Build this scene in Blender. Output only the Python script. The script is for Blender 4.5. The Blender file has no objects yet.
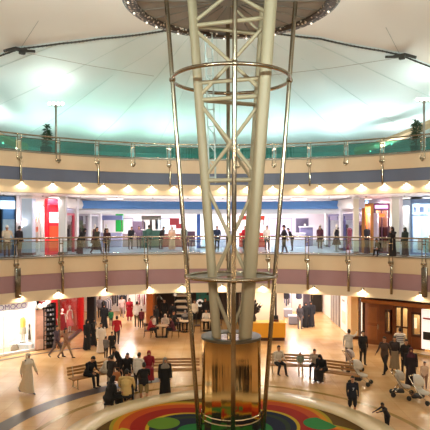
import bpy, bmesh, math, random
import numpy as np
from mathutils import Vector, Matrix

random.seed(7)
SC = bpy.context.scene
COL = SC.collection
PI = math.pi
R = math.radians
EYE = 7.3            # camera height above the ground floor
F = 557.0            # focal length in pixels of a 430 wide frame
AX, AY = 0.52, 18.0  # axis of the round atrium
RING = 15.8          # radius of the gallery edge
Z1, Z2 = 5.3, 10.97  # gallery floors
C0, C1 = 3.0, 8.82   # undersides of the gallery slabs

# ------------------------------------------------------------------ materials
def lin(c):
    if isinstance(c, str):
        c = c.lstrip('#')
        c = tuple(int(c[i:i + 2], 16) / 255 for i in (0, 2, 4))
    return tuple((x / 12.92) if x <= .04045 else ((x + .055) / 1.055) ** 2.4 for x in c) + (1.0,)

_m = {}
def mat(c, rough=.6, metal=0., var=.08, scale=6., emit=0., spec=.5, key=None):
    k = (c, rough, metal, var, scale, emit, spec)
    if k in _m:
        return _m[k]
    m = bpy.data.materials.new(key or 'mat_%s' % str(c).lstrip('#'))
    m.use_nodes = True
    nt = m.node_tree
    b = nt.nodes['Principled BSDF']
    b.inputs['Roughness'].default_value = rough
    b.inputs['Metallic'].default_value = metal
    b.inputs['Specular IOR Level'].default_value = spec
    col = lin(c)
    if var > 0:
        tc = nt.nodes.new('ShaderNodeTexCoord')
        no = nt.nodes.new('ShaderNodeTexNoise')
        no.inputs['Scale'].default_value = scale
        no.inputs['Detail'].default_value = 4
        mx = nt.nodes.new('ShaderNodeMix')
        mx.data_type = 'RGBA'
        mx.inputs[6].default_value = tuple(max(0, x * (1 - var)) for x in col[:3]) + (1,)
        mx.inputs[7].default_value = tuple(min(1, x * (1 + var)) for x in col[:3]) + (1,)
        nt.links.new(tc.outputs['Object'], no.inputs['Vector'])
        nt.links.new(no.outputs['Fac'], mx.inputs[0])
        nt.links.new(mx.outputs[2], b.inputs['Base Color'])
    else:
        b.inputs['Base Color'].default_value = col
    if emit > 0:
        b.inputs['Emission Color'].default_value = col
        b.inputs['Emission Strength'].default_value = emit
    _m[k] = m
    return m

def glass_mat(name, tint, gloss, rough=.02):
    m = bpy.data.materials.new(name)
    m.use_nodes = True
    nt = m.node_tree
    nt.nodes.clear()
    out = nt.nodes.new('ShaderNodeOutputMaterial')
    tr = nt.nodes.new('ShaderNodeBsdfTransparent')
    tr.inputs[0].default_value = lin(tint)
    gl = nt.nodes.new('ShaderNodeBsdfGlossy')
    gl.inputs['Roughness'].default_value = rough
    gl.inputs[0].default_value = (.95, 1, 1, 1)
    mx = nt.nodes.new('ShaderNodeMixShader')
    mx.inputs[0].default_value = gloss
    nt.links.new(tr.outputs[0], mx.inputs[1])
    nt.links.new(gl.outputs[0], mx.inputs[2])
    nt.links.new(mx.outputs[0], out.inputs[0])
    return m

# ------------------------------------------------------------------ mesh builder
class MB:
    def __init__(s):
        s.v, s.f, s.mi = [], [], []
    def add(s, vs, fs, mi=0, M=None):
        o = len(s.v)
        if M is not None:
            vs = [M @ Vector(p) for p in vs]
        s.v += [tuple(p) for p in vs]
        s.f += [tuple(i + o for i in f) for f in fs]
        s.mi += [mi] * len(fs)
        return s
    def box(s, c, d, rz=0., mi=0, rx=0., ry=0., bev=0.):
        x, y, z = (k / 2 for k in d)
        M = Matrix.Translation(Vector(c)) @ Matrix.Rotation(rz, 4, 'Z') @ Matrix.Rotation(rx, 4, 'X') @ Matrix.Rotation(ry, 4, 'Y')
        if bev > 0:
            b = min(bev, x * .9, y * .9, z * .9)
            bm = bmesh.new()
            bmesh.ops.create_cube(bm, size=1)
            for vv in bm.verts:
                vv.co = Vector((vv.co.x * 2 * x, vv.co.y * 2 * y, vv.co.z * 2 * z))
            bmesh.ops.bevel(bm, geom=bm.edges[:], offset=b, segments=2, affect='EDGES', profile=.5)
            bm.verts.index_update()
            s.add([vv.co.copy() for vv in bm.verts], [[vv.index for vv in f.verts] for f in bm.faces], mi, M)
            bm.free()
            return s
        vs = [(-x, -y, -z), (x, -y, -z), (x, y, -z), (-x, y, -z), (-x, -y, z), (x, -y, z), (x, y, z), (-x, y, z)]
        fs = [(0, 3, 2, 1), (4, 5, 6, 7), (0, 1, 5, 4), (1, 2, 6, 5), (2, 3, 7, 6), (3, 0, 4, 7)]
        return s.add(vs, fs, mi, M)
    def cyl(s, p0, p1, r0, r1=None, n=12, mi=0):
        return s.tube([p0, p1], [r0, r0 if r1 is None else r1], n, mi)
    def tube(s, pts, rad, n=8, mi=0, closed=False, right=None, round_ends=False):
        """rad: number, list of numbers, or list of (a, b) pairs."""
        pts = [Vector(p) for p in pts]
        if not isinstance(rad, (list, tuple)):
            rad = [rad] * len(pts)
        rad = [(q, q) if not isinstance(q, (tuple, list)) else q for q in rad]
        k = len(pts)
        tans = []
        for i in range(k):
            if closed:
                t = pts[(i + 1) % k] - pts[i - 1]
            else:
                t = pts[min(i + 1, k - 1)] - pts[max(i - 1, 0)]
            tans.append(t.normalized() if t.length > 1e-9 else Vector((0, 0, 1)))
        if round_ends and not closed:
            a, b = rad[0]; m = min(a, b)
            A = [(pts[0] - tans[0] * m * .9, (a * .45, b * .45)), (pts[0] - tans[0] * m * .5, (a * .85, b * .85))]
            a, b = rad[-1]; m = min(a, b)
            B = [(pts[-1] + tans[-1] * m * .5, (a * .85, b * .85)), (pts[-1] + tans[-1] * m * .9, (a * .45, b * .45))]
            pts = [q[0] for q in A] + pts + [q[0] for q in B]
            rad = [q[1] for q in A] + rad + [q[1] for q in B]
            tans = [tans[0]] * 2 + tans + [tans[-1]] * 2
            k = len(pts)
        ref = Vector(right) if right is not None else (Vector((1, 0, 0)) if abs(tans[0].x) < .9 else Vector((0, 1, 0)))
        vs = []
        for i in range(k):
            t = tans[i]
            u = ref - t * ref.dot(t)
            if u.length < 1e-4:
                u = t.orthogonal()
            u.normalize()
            w = t.cross(u)
            if right is None:
                ref = u
            a, b = rad[i]
            for j in range(n):
                q = 2 * PI * j / n
                vs.append(pts[i] + u * (a * math.cos(q)) + w * (b * math.sin(q)))
        fs = []
        m = k if closed else k - 1
        for i in range(m):
            i2 = (i + 1) % k
            for j in range(n):
                j2 = (j + 1) % n
                fs.append((i * n + j, i * n + j2, i2 * n + j2, i2 * n + j))
        if not closed:
            fs.append(tuple(range(n - 1, -1, -1)))
            fs.append(tuple((k - 1) * n + j for j in range(n)))
        return s.add(vs, fs, mi)
    def lathe(s, prof, n=32, c=(0, 0, 0), t0=0., t1=2 * PI, mi=0, sx=1., sy=1., thick=False):
        """prof: (r, z) pairs; angle measured from +Y clockwise; closed profile if first == last."""
        full = abs(t1 - t0 - 2 * PI) < 1e-6
        m = n if full else n + 1
        vs = []
        for i in range(m):
            a = t0 + (t1 - t0) * i / n
            for r, z in prof:
                vs.append((c[0] + r * sx * math.sin(a), c[1] + r * sy * math.cos(a), c[2] + z))
        k = len(prof)
        fs = []
        for i in range(n):
            i2 = (i + 1) % m
            for j in range(k - 1):
                if prof[j][0] < 1e-6 and prof[j + 1][0] < 1e-6:
                    continue
                fs.append((i * k + j, i2 * k + j, i2 * k + j + 1, i * k + j + 1))
        if not full and prof[0] == prof[-1]:
            fs.append(tuple(range(k - 1)))
            fs.append(tuple((m - 1) * k + j for j in range(k - 2, -1, -1)))
        return s.add(vs, fs, mi)
    def ball(s, c, r, n=10, mi=0, fn=None):
        if not isinstance(r, (tuple, list)):
            r = (r, r, r)
        vs, fs = [], []
        k = max(5, n // 2 + 1)
        for i in range(k + 1):
            ph = PI * i / k
            for j in range(n):
                th = 2 * PI * j / n
                d = Vector((math.sin(ph) * math.cos(th), math.sin(ph) * math.sin(th), math.cos(ph)))
                q = fn(d) if fn else 1.
                vs.append((c[0] + d.x * r[0] * q, c[1] + d.y * r[1] * q, c[2] + d.z * r[2] * q))
        for i in range(k):
            for j in range(n):
                j2 = (j + 1) % n
                fs.append((i * n + j, (i + 1) * n + j, (i + 1) * n + j2, i * n + j2))
        return s.add(vs, fs, mi)
    def build(s, name, mats, parent=None, smooth=False, loc=None, clean=True):
        me = bpy.data.meshes.new(name)
        me.from_pydata(s.v, [], s.f)
        if not isinstance(mats, (list, tuple)):
            mats = [mats]
        for m in mats:
            me.materials.append(m)
        me.polygons.foreach_set('material_index', s.mi)
        if clean:
            bm = bmesh.new(); bm.from_mesh(me)
            bmesh.ops.remove_doubles(bm, verts=bm.verts[:], dist=1e-5)
            bmesh.ops.recalc_face_normals(bm, faces=bm.faces[:])
            bm.to_mesh(me); bm.free()
        if smooth:
            me.polygons.foreach_set('use_smooth', [True] * len(me.polygons))
            try:
                me.set_sharp_from_angle(angle=R(smooth if smooth > 1 else 40))
            except Exception:
                pass
        o = bpy.data.objects.new(name, me)
        COL.objects.link(o)
        if parent is not None:
            o.parent = parent
        if loc is not None:
            o.location = loc
        return o

def tag(o, label, cat, group=None, kind=None):
    o['label'] = label; o['category'] = cat
    if group: o['group'] = group
    if kind: o['kind'] = kind
    return o
def thing(name, label, cat, loc=(0, 0, 0), rz=0., group=None):
    o = bpy.data.objects.new(name, None)
    o.empty_display_size = .2
    COL.objects.link(o)
    o.location = loc; o.rotation_euler = (0, 0, rz)
    return tag(o, label, cat, group)
def struct(o, label=None):
    o['kind'] = 'structure'
    if label: o['label'] = label
    return o
def dup(o, loc=None, rz=None, label=None, scale=None):
    def rec(s, par):
        c = s.copy(); COL.objects.link(c)
        if par is not None:
            c.parent = par
        for ch in list(s.children):
            rec(ch, c)
        return c
    c = rec(o, None)
    if loc is not None: c.location = loc
    if rz is not None: c.rotation_euler = (0, 0, rz)
    if scale: c.scale = (scale,) * 3
    if label: c['label'] = label
    return c

# ------------------------------------------------------------------ places
def at(u, Y, z=0.):
    return Vector(((u - 215) * Y / F, Y, z))
def ground(u, v, z=0.):
    return at(u, (EYE - z) * F / (v - 221), z)
def ring_at(u, r):
    """the far point of the circle r round the atrium axis seen in picture column u -> x, y, theta"""
    k = (u - 215) / F
    a = 1 + k * k; b = -2 * (k * AX + AY); c = AX * AX + AY * AY - r * r
    y = (-b + math.sqrt(b * b - 4 * a * c)) / (2 * a)
    x = k * y
    return x, y, math.atan2(x - AX, y - AY)
def polar(r, th, z=0.):
    return Vector((AX + r * math.sin(th), AY + r * math.cos(th), z))
CEN = (AX, AY, 0)

def text(body, size, m, parent, loc, rot, name='lettering', depth=.02):
    cu = bpy.data.curves.new(name, 'FONT')
    cu.body = body; cu.size = size; cu.extrude = depth
    cu.align_x = 'CENTER'; cu.align_y = 'CENTER'
    cu.materials.append(m)
    o = bpy.data.objects.new(name, cu)
    COL.objects.link(o)
    me = bpy.data.meshes.new_from_object(o.evaluated_get(bpy.context.evaluated_depsgraph_get()))
    bpy.data.objects.remove(o); bpy.data.curves.remove(cu)
    o = bpy.data.objects.new(name, me)
    COL.objects.link(o)
    o.parent = parent
    o.location = loc; o.rotation_euler = rot
    return o

def light(kind, name, loc, power, color=(1, 1, 1), size=.1, target=None, angle=90, blend=.5):
    d = bpy.data.lights.new(name, kind)
    d.energy = power; d.color = color
    if kind == 'AREA':
        d.size = size
    else:
        d.shadow_soft_size = size
    if kind == 'SPOT':
        d.spot_size = R(angle); d.spot_blend = blend
    o = bpy.data.objects.new(name, d)
    COL.objects.link(o)
    o.location = loc
    if target is not None:
        o.rotation_euler = (Vector(target) - Vector(loc)).to_track_quat('-Z', 'Y').to_euler()
    return o
# ------------------------------------------------------------------ people
def remesh(mb, name, voxel, smooth=2):
    me = bpy.data.meshes.new(name + '_tmp')
    me.from_pydata(mb.v, [], mb.f)
    bm = bmesh.new(); bm.from_mesh(me)
    bmesh.ops.recalc_face_normals(bm, faces=bm.faces[:])
    bm.to_mesh(me); bm.free()
    o = bpy.data.objects.new(name + '_tmp', me)
    COL.objects.link(o)
    r = o.modifiers.new('r', 'REMESH'); r.mode = 'VOXEL'; r.voxel_size = voxel
    sm = o.modifiers.new('s', 'SMOOTH'); sm.iterations = smooth; sm.factor = .5
    dg = bpy.context.evaluated_depsgraph_get()
    new = bpy.data.meshes.new_from_object(o.evaluated_get(dg))
    bpy.data.objects.remove(o); bpy.data.meshes.remove(me)
    new.name = name
    new.polygons.foreach_set('use_smooth', [True] * len(new.polygons))
    return new

SKIN = '#b98462'
def cloth(c):
    return mat(c, .85, 0, .10, 14.)

def person(label, loc, face=0., H=1.72, pose='stand', lean=0., arms=None, legs=None, top='#222226', bottom='#222226', shoes='#1a1614',
           skin=SKIN, hair='#15100d', hairstyle='short', cover=None, robe=None, sleeves=True, hem=None, seat=.45, girth=1.12, turn=0., nod=0.,
           voxel=.014, group=None, print_=None, shorts=None, cap=None, apron=None):
    """face: degrees, 0 looks along -Y (towards the camera), 90 looks along +X."""
    s = H / 1.75
    UP = Vector((0, 0, 1))
    def d(f, o=0.):            # a limb direction: swung forward f degrees and outward o degrees (o towards +x)
        f, o = R(f), R(o)
        return Vector((math.sin(o), -math.sin(f) * math.cos(o), -math.cos(f) * math.cos(o)))
    sit = pose == 'sit'
    if legs is None:
        legs = {'stand': ((2, 3), (-2, 2)), 'walk': ((24, 6), (-20, 18)), 'sit': ((84, 84), (88, 80))}[pose]
    if arms is None:
        arms = {'stand': ((4, 7, 12, -2), (2, 7, 14, -2)), 'walk': ((-22, 8, 18, 0), (24, 8, 26, 0)), 'sit': ((25, 8, 55, -12), (22, 8, 60, -12))}[pose]
    L = []
    base = 0.
    hipz = (seat / s + .085) if sit else .92
    low = 9
    for sd, (f, k) in zip((1, -1), legs):
        hip = Vector((.095 * sd, 0, hipz))
        o = 6 if sit else 2
        knee = hip + d(f, o * sd) * .43
        ank = knee + d(f - k, 0) * .41
        L.append((hip, knee, ank))
        low = min(low, ank.z)
    dz = 0 if sit else .085 - low
    if sit:                     # shanks reach the floor
        L2 = []
        for hip, knee, ank in L:
            zz = .085
            vv = ank - knee
            t = (knee.z - zz) / max(.05, -vv.z)
            L2.append((hip, knee, knee + vv * t))
        L = L2
    off = Vector((0, 0, dz))
    L = [tuple(p + off for p in q) for q in L]
    hz = hipz + dz
    pel = Vector((0, .01, hz + .02))
    ML = Matrix.Translation(pel) @ Matrix.Rotation(R(lean), 4, 'X') @ Matrix.Translation(-pel)
    T = lambda x, y, z: ML @ Vector((x, y, z + hz))
    S = {1: T(.185 * girth, .01, .50), -1: T(-.185 * girth, .01, .50)}
    MH = ML @ Matrix.Translation(Vector((0, .005, hz + .58))) @ Matrix.Rotation(R(turn), 4, 'Z') @ Matrix.Rotation(R(nod), 4, 'X')
    HD = lambda x, y, z: MH @ Vector((x, y, z))
    hc = HD(0, -.015, .135)
    b = MB(); seg = []
    def limb(pts, rad, tagn, right=None, n=10):
        b.tube(pts, rad, n, 0, right=right, round_ends=True)
        for i in range(len(pts) - 1):
            r0 = rad[i] if not isinstance(rad[i], tuple) else min(rad[i])
            r1 = rad[i + 1] if not isinstance(rad[i + 1], tuple) else min(rad[i + 1])
            seg.append((pts[i], pts[i + 1], (r0 + r1) / 2, tagn))
    g = girth
    xr = (1, 0, 0)
    # trunk
    limb([T(0, .01, -.05), T(0, .012, .05), T(0, .0, .16), T(0, -.005, .30), T(0, .0, .42), T(0, .012, .50)],
         [(.155 * g, .105 * g), (.165 * g, .115 * g), (.145 * g, .10 * g), (.165 * g, .118 * g), (.17 * g, .11), (.11, .07)], 'top', xr, 14)
    limb([S[1], T(.1, .015, .525), T(0, .015, .53), T(-.1, .015, .525), S[-1]], [.058, .06, .062, .06, .058], 'top')
    limb([T(0, .012, .50), T(0, .0, .56), HD(0, .0, .04)], [.062, .052, .05], 'skin')
    # head
    b.tube([HD(0, -.045, .012), HD(0, -.035, .04), HD(0, -.02, .09), HD(0, -.012, .14), HD(0, -.008, .19), HD(0, -.005, .235)],
           [(.03, .032), (.052, .064), (.068, .088), (.074, .098), (.07, .092), (.04, .055)], 14, 0, right=MH.to_3x3() @ Vector((1, 0, 0)), round_ends=True)
    b.tube([HD(0, -.10, .125), HD(0, -.118, .10)], [.011, .016], 6, 0, round_ends=True)
    for e in (1, -1):
        b.ball(HD(.076 * e, .0, .115), (.012, .022, .032), 8)
    seg.append((HD(0, -.02, .05), HD(0, -.01, .2), .08, 'skin'))
    # legs and feet
    lt = 'shorts' if shorts else 'bottom'
    for sd, (hip, knee, ank) in zip((1, -1), L):
        m1 = hip.lerp(knee, .5)
        limb([hip, m1, knee], [.098 * g, .086 * g, .068], 'bottom')
        limb([knee, knee.lerp(ank, .35) + Vector((0, .012, 0)), ank], [.066, .064, .052] if not shorts else [.056, .055, .04], 'bottom' if not shorts else 'skin')
        sh = (ank - knee).normalized()
        fwd = Vector((0, -1, 0)) if sit or ank.z < .12 else (Vector((0, -1, 0)) - sh * Vector((0, -1, 0)).dot(sh)).normalized()
        dn = Vector((0, 0, -1)) if fwd.z > -.05 and ank.z < .12 else sh
        heel = ank + dn * .045 - fwd * .035
        ball = ank + dn * .052 + fwd * .10
        toe = ank + dn * .056 + fwd * .155
        limb([ank, heel], [.04, .036], 'shoes')
        limb([heel, ball, toe], [(.036, .034), (.043, .027), (.034, .02)], 'shoes', right=(1, 0, 0))
    # arms and hands
    elbows = {}
    for sd, (f, o, e, i) in zip((1, -1), arms):
        A = d(f, o * sd); Bd = d(f + e, i * sd)
        if not sit or lean:
            A = ML.to_3x3() @ A if abs(f) < 60 else A
        sh = S[sd]
        el = sh + A * .29
        wr = el + Bd * .25
        elbows[sd] = (sh, el, wr, Bd)
        limb([sh, sh.lerp(el, .5), el], [.054 * g, .05 * g, .042], 'top')
        limb([el, el.lerp(wr, .4), wr], [.041, .038, .027], 'top' if sleeves else 'skin')
        # palm, four unequal curled fingers, thumb from the side of the palm
        side = Vector((sd, 0, 0)) - Bd * (Bd.x * sd)
        if side.length < .2: side = Bd.orthogonal()
        side.normalize()
        across = side.cross(Bd).normalized()   # finger row direction (fore-aft with arm hanging)
        pal = wr + Bd * .085
        limb([wr, wr + Bd * .04, pal], [(.024, .02), (.036, .016), (.038, .014)], 'skin', right=across)
        inn = -side
        for q, (ox, ln) in enumerate(((.030, .068), (.010, .078), (-.010, .073), (-.030, .056))):
            p0 = pal - Bd * .02 + across * ox
            p1 = pal + Bd * (ln * .45) + across * ox * 1.1
            p2 = p1 + (Bd * .75 + inn * .6).normalized() * ln * .4
            p3 = p2 + (Bd * .3 + inn * .9).normalized() * ln * .3
            b.tube([p0, p1, p2, p3], [.0105, .0105, .0098, .008], 6, 0, round_ends=True)
        t0 = wr + Bd * .03 + across * .03
        b.tube([t0, t0 + (Bd * .5 + across * .8).normalized() * .035, t0 + (Bd * .8 + across * .75 + inn * .3).normalized() * .062], [.0135, .0125, .009], 6, 0, round_ends=True)
        seg.append((wr, pal + Bd * .06, .03, 'skin'))
    me = remesh(b, 'person', voxel)
    tags = ['skin', 'top', 'bottom', 'shoes', 'eye', 'mouth']
    mats = [mat(skin, .55, 0, .06, 20), cloth(top), cloth(bottom), mat(shoes, .5, 0, .1, 20), mat('#120d0b', .3, 0, 0), mat('#7c3b33', .5, 0, 0)]
    n = len(me.polygons)
    ctr = np.empty(n * 3, dtype=np.float32); me.polygons.foreach_get('center', ctr); ctr = ctr.reshape(-1, 3)
    best = np.full(n, 1e9); idx = np.zeros(n, dtype=np.int32)
    for p0, p1, r, tg in seg:
        a = np.array(p0); v = np.array(p1) - a
        L2 = max(1e-9, float(v @ v))
        t = np.clip(((ctr - a) @ v) / L2, 0, 1)
        dist = np.linalg.norm(ctr - (a + t[:, None] * v), axis=1) / r
        w = dist < best
        best[w] = dist[w]; idx[w] = tags.index(tg)
    for e in (1, -1):
        q = np.array(HD(.031 * e, -.10, .135)); idx[np.linalg.norm(ctr - q, axis=1) < .015] = 4
    q = np.array(HD(0, -.095, .062)); idx[np.linalg.norm((ctr - q) * np.array([.5, 1, 1.6]), axis=1) < .017] = 5
    for m in mats: me.materials.append(m)
    me.polygons.foreach_set('material_index', idx)
    o = bpy.data.objects.new('person', me); COL.objects.link(o)
    o.location = loc; o.scale = (s, s, s); o.rotation_euler = (0, 0, R(face))
    tag(o, label, 'person', group)
    def child(mb, name, m, vox=None, sm=2):
        if vox:
            mm = remesh(mb, name, vox, sm); mm.materials.append(m)
            c = bpy.data.objects.new(name, mm); COL.objects.link(c); c.parent = o
        else:
            c = mb.build(name, m, o, smooth=60)
        return c
    # headwear / hair
    q3 = MH.to_3x3()
    def shell(rad, test, c=hc, n=16):
        h = MB()
        h.ball((0, 0, 0), rad, n, fn=test)
        M = Matrix.Translation(c) @ q3.to_4x4()
        h.v = [tuple(M @ Vector(p)) for p in h.v]
        return h
    if cover:
        def f(dv):
            return .72 if (dv.y < -.5 and -.72 < dv.z < .42) else 1.
        h = shell((.098, .122, .142), f)
        sp = .22 if hairstyle != 'ghutra' else .25
        h.tube([HD(0, .02, .13), HD(0, .03, .03), T(0, .015, .565), T(0, .01, .50), T(0, .0, .40), T(0, -.01, .36)],
               [(.095, .09), (.088, .085), (.10, .10), (.20, .13), (sp, .145), (sp * .9, .14)], 14, right=xr)
        child(h, 'headscarf', cloth(cover), .018)
        if hairstyle == 'ghutra':
            k = MB()
            k.tube([HD(.088 * math.cos(a), -.012 + .112 * math.sin(a), .20) for a in [i * PI / 8 for i in range(16)]], .012, 6, closed=True)
            child(k, 'headband', mat('#1a1a1c', .7))
    else:
        def f(dv):
            if dv.y < -.35 and dv.z < .45: return .7
            if dv.z < -.55 and hairstyle != 'long': return .7
            if dv.z < .05 and dv.y < .05: return .78
            return 1.
        h = shell((.086, .112, .132), f, hc + q3 @ Vector((0, .008, .012)))
        if hairstyle == 'long':
            h.tube([HD(0, .05, .16), HD(0, .085, .06), T(0, .115, .50), T(0, .125, .36)], [(.08, .05), (.09, .045), (.10, .035), (.07, .02)], 10, right=xr)
        child(h, 'hair', mat(hair, .6, 0, .2, 30))
        if cap:
            k = shell((.094, .12, .135), lambda dv: 1. if dv.z > .12 else .6, hc + q3 @ Vector((0, 0, .02)))
            k.tube([HD(0, -.09, .185), HD(0, -.185, .165)], [(.07, .008), (.05, .006)], 10, right=q3 @ Vector(xr))
            child(k, 'cap', cloth(cap))
    # robes and skirts
    if robe or hem:
        col = robe or hem[0]
        h = MB()
        spread = max(abs(L[0][2].y), abs(L[1][2].y), .06)
        if sit:
            kn = (L[0][1] + L[1][1]) / 2; an = (L[0][2] + L[1][2]) / 2
            kx = abs(L[0][1].x - L[1][1].x) / 2 + .10
            h.tube([Vector((0, .09, hz + .0)), Vector((0, -.05, hz + .015)), kn.lerp(Vector((0, 0, hz)), .3) + Vector((0, 0, .01)), kn + Vector((0, -.015, .01))],
                   [(.20 * g, .13), (.215 * g, .125), (kx + .02, .11), (kx, .09)], 16, right=xr, round_ends=True)
            h.tube([kn + Vector((0, 0, 0)), kn.lerp(an, .5), an + Vector((0, .0, -.01))], [(kx + .01, .095), (kx + .02, .10), (kx + .05, .13)], 16, right=xr)
        else:
            zt = (hz + .03) if robe else hz + .1
            zb = (.13 if pose == 'walk' else .06) if robe else hem[1]
            pts, rad = [], []
            for i in range(8):
                t = i / 7
                z = zt + (zb - zt) * t
                yy = (L[0][2].y + L[1][2].y) / 2 * t
                pts.append(Vector((0, yy, z)))
                rad.append(((.175 + .055 * t) * g, .125 * g + t * (spread * .6 + .01)))
            h.tube(pts, rad, 24, right=xr)
            for i in range(len(h.v)):          # hanging folds
                x, y, z = h.v[i]
                t = max(0, min(1, (zt - z) / max(.1, zt - zb)))
                a = math.atan2(y, x)
                kf = 1 + .09 * t * math.cos(9 * a + 1.3) + .03 * t * math.cos(4 * a)
                h.v[i] = (x * kf, y * kf, z)
        if robe:
            h.tube([T(0, .01, -.08), T(0, .01, .06), T(0, .005, .2), T(0, .0, .32), T(0, .0, .43), T(0, .012, .51), T(0, .01, .545)],
                   [(.185 * g, .13 * g), (.18 * g, .128 * g), (.17 * g, .122 * g), (.182 * g, .132 * g), (.188 * g, .125), (.13, .085), (.07, .07)], 16, right=xr, round_ends=True)
            for sd in (1, -1):
                sh, el, wr, Bd = elbows[sd]
                h.tube([sh, sh.lerp(el, .5), el, el.lerp(wr, .6), wr - Bd * .01], [.07, .066, .062, .064, .07], 10, round_ends=False)
                h.ball(sh, .075, 10)
        child(h, 'robe' if robe else 'skirt', cloth(col), .02, 1)
    else:
        # loose shirt hem over the hips
        h = MB()
        h.tube([T(0, .005, .18), T(0, .01, .06), T(0, .01, -.06)], [(.158 * g, .113 * g), (.176 * g, .127 * g), (.182 * g, .132 * g)], 18, right=xr)
        child(h, 'shirt_hem', cloth(top))
        if shorts:
            for sd, (hip, knee, ank) in zip((1, -1), L):
                q = MB(); q.tube([hip, hip.lerp(knee, .95)], [.10, .092], 12)
                child(q, 'shorts_leg', cloth(bottom))
    if print_:
        kind, pc = print_
        if kind == 'stripes':
            q = MB()
            for z in (.06, .15, .24, .33, .42):
                q.tube([T(0, .006, z - .018), T(0, .006, z + .018)], [(.178 * g, .130 * g)] * 2, 18, right=xr)
            c = q.build('stripes', cloth(pc), o, smooth=60)
        else:
            text(kind, .17, cloth(pc), o, tuple(T(0, -.135 * g, .30)), (R(90), 0, 0), 'shirt_print', .012)
    return o
# ------------------------------------------------------------------ palette
M_BEIGE = mat('#d0b593', .55, 0, .05, 2)
M_BLUE = mat('#5c6276', .6, 0, .05, 2)
M_MAUVE = mat('#9c7678', .6, 0, .06, 2)
M_WHITE = mat('#efe9e6', .6, 0, .03, 3)
M_SOFFIT = mat('#f4e8e0', .7, 0, .03, 3)
M_BLUEBAND = mat('#5b8fd0', .6, 0, .06, 2)
M_STEEL = mat('#a69781', .22, 1., .12, 5)
def drum_mat():
    m = bpy.data.materials.new('polished_panels'); m.use_nodes = True
    nt = m.node_tree; b = nt.nodes['Principled BSDF']
    b.inputs['Base Color'].default_value = lin('#ecd2a6'); b.inputs['Metallic'].default_value = 1.; b.inputs['Roughness'].default_value = .07
    tc = nt.nodes.new('ShaderNodeTexCoord'); mp = nt.nodes.new('ShaderNodeMapping'); mp.inputs['Scale'].default_value = (5, 5, .12)
    no = nt.nodes.new('ShaderNodeTexNoise'); no.inputs['Scale'].default_value = 2.2; no.inputs['Detail'].default_value = 3
    bu = nt.nodes.new('ShaderNodeBump'); bu.inputs['Strength'].default_value = .06; bu.inputs['Distance'].default_value = .06
    nt.links.new(tc.outputs['Object'], mp.inputs[0]); nt.links.new(mp.outputs[0], no.inputs['Vector']); nt.links.new(no.outputs['Fac'], bu.inputs['Height']); nt.links.new(bu.outputs[0], b.inputs['Normal'])
    return m
M_STEELD = mat('#8d8478', .25, 1., .15, 5)
M_DRUM = drum_mat()
M_CREAM = mat('#cfc3ad', .5, 0, .08, 3)
M_DARK = mat('#221c1a', .5, 0, .2, 5)
M_WOOD = mat('#7a3f1c', .35, 0, .25, 4)
M_WOODD = mat('#4a2410', .35, 0, .25, 4)
M_BENCH = mat('#a8743c', .4, 0, .25, 8)
M_LAMP = mat('#fff0d8', .5, 0, 0, 1, 14.)
M_LAMPW = mat('#ffffff', .5, 0, 0, 1, 12.)
M_BLACK = mat('#121214', .6, 0, .2, 8)
M_GLASS = glass_mat('rail_glass', '#e8fbff', .22)
M_GLASST = glass_mat('rail_glass_teal', '#93d6d0', .15)
M_SHOPGLASS = glass_mat('shop_glass', '#f2f7f7', .07)

# ------------------------------------------------------------------ floors
def marble(name):
    m = bpy.data.materials.new(name); m.use_nodes = True
    nt = m.node_tree; b = nt.nodes['Principled BSDF']
    tc = nt.nodes.new('ShaderNodeTexCoord')
    n1 = nt.nodes.new('ShaderNodeTexNoise'); n1.inputs['Scale'].default_value = .8; n1.inputs['Detail'].default_value = 6
    br = nt.nodes.new('ShaderNodeTexBrick')
    br.inputs['Scale'].default_value = 1.; br.inputs['Mortar Size'].default_value = .006
    br.inputs['Brick Width'].default_value = .9; br.inputs['Row Height'].default_value = .9; br.offset = 0
    br.inputs['Color1'].default_value = lin('#dcb684'); br.inputs['Color2'].default_value = lin('#d4ac78'); br.inputs['Mortar'].default_value = lin('#b8925f')
    mx = nt.nodes.new('ShaderNodeMix'); mx.data_type = 'RGBA'; mx.blend_type = 'MULTIPLY'; mx.inputs[0].default_value = .5
    cr = nt.nodes.new('ShaderNodeValToRGB')
    cr.color_ramp.elements[0].position = .3; cr.color_ramp.elements[0].color = lin('#d2b083'); cr.color_ramp.elements[1].position = .7; cr.color_ramp.elements[1].color = (1, 1, 1, 1)
    nt.links.new(tc.outputs['Object'], n1.inputs['Vector']); nt.links.new(tc.outputs['Object'], br.inputs['Vector'])
    nt.links.new(n1.outputs['Fac'], cr.inputs[0]); nt.links.new(br.outputs['Color'], mx.inputs[6]); nt.links.new(cr.outputs[0], mx.inputs[7])
    nt.links.new(mx.outputs[2], b.inputs['Base Color'])
    b.inputs['Roughness'].default_value = .25
    return m
M_FLOOR = marble('polished_marble')
f = MB().lathe([(0, 0), (31, 0), (31, -.25), (0, -.25)], 96, CEN)
struct(f.build('floor', M_FLOOR))
# dark inlay rings in the marble
struct(MB().lathe([(7.85, .001), (7.85, .006), (8.55, .006), (8.55, .001), (7.85, .001)], 90, CEN, R(-110), R(-20)).build('floor_inlay', mat('#342b2c', .34, 0, .2, 2)))
struct(MB().lathe([(6.75, .001), (6.75, .005), (6.95, .005), (6.95, .001), (6.75, .001)], 120, CEN).build('floor_inlay', mat('#9a7a3c', .2, 0, .2, 2)))
struct(MB().lathe([(16.15, .001), (16.15, .012), (16.35, .012), (16.35, .001), (16.15, .001)], 60, CEN, R(-58), R(-30)).build('floor_inlay', mat('#4a3020', .3, 0, .2, 2)))

KCEN = (.5, 17.2, 0)   # the kerb sits a little nearer than the mast
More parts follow.
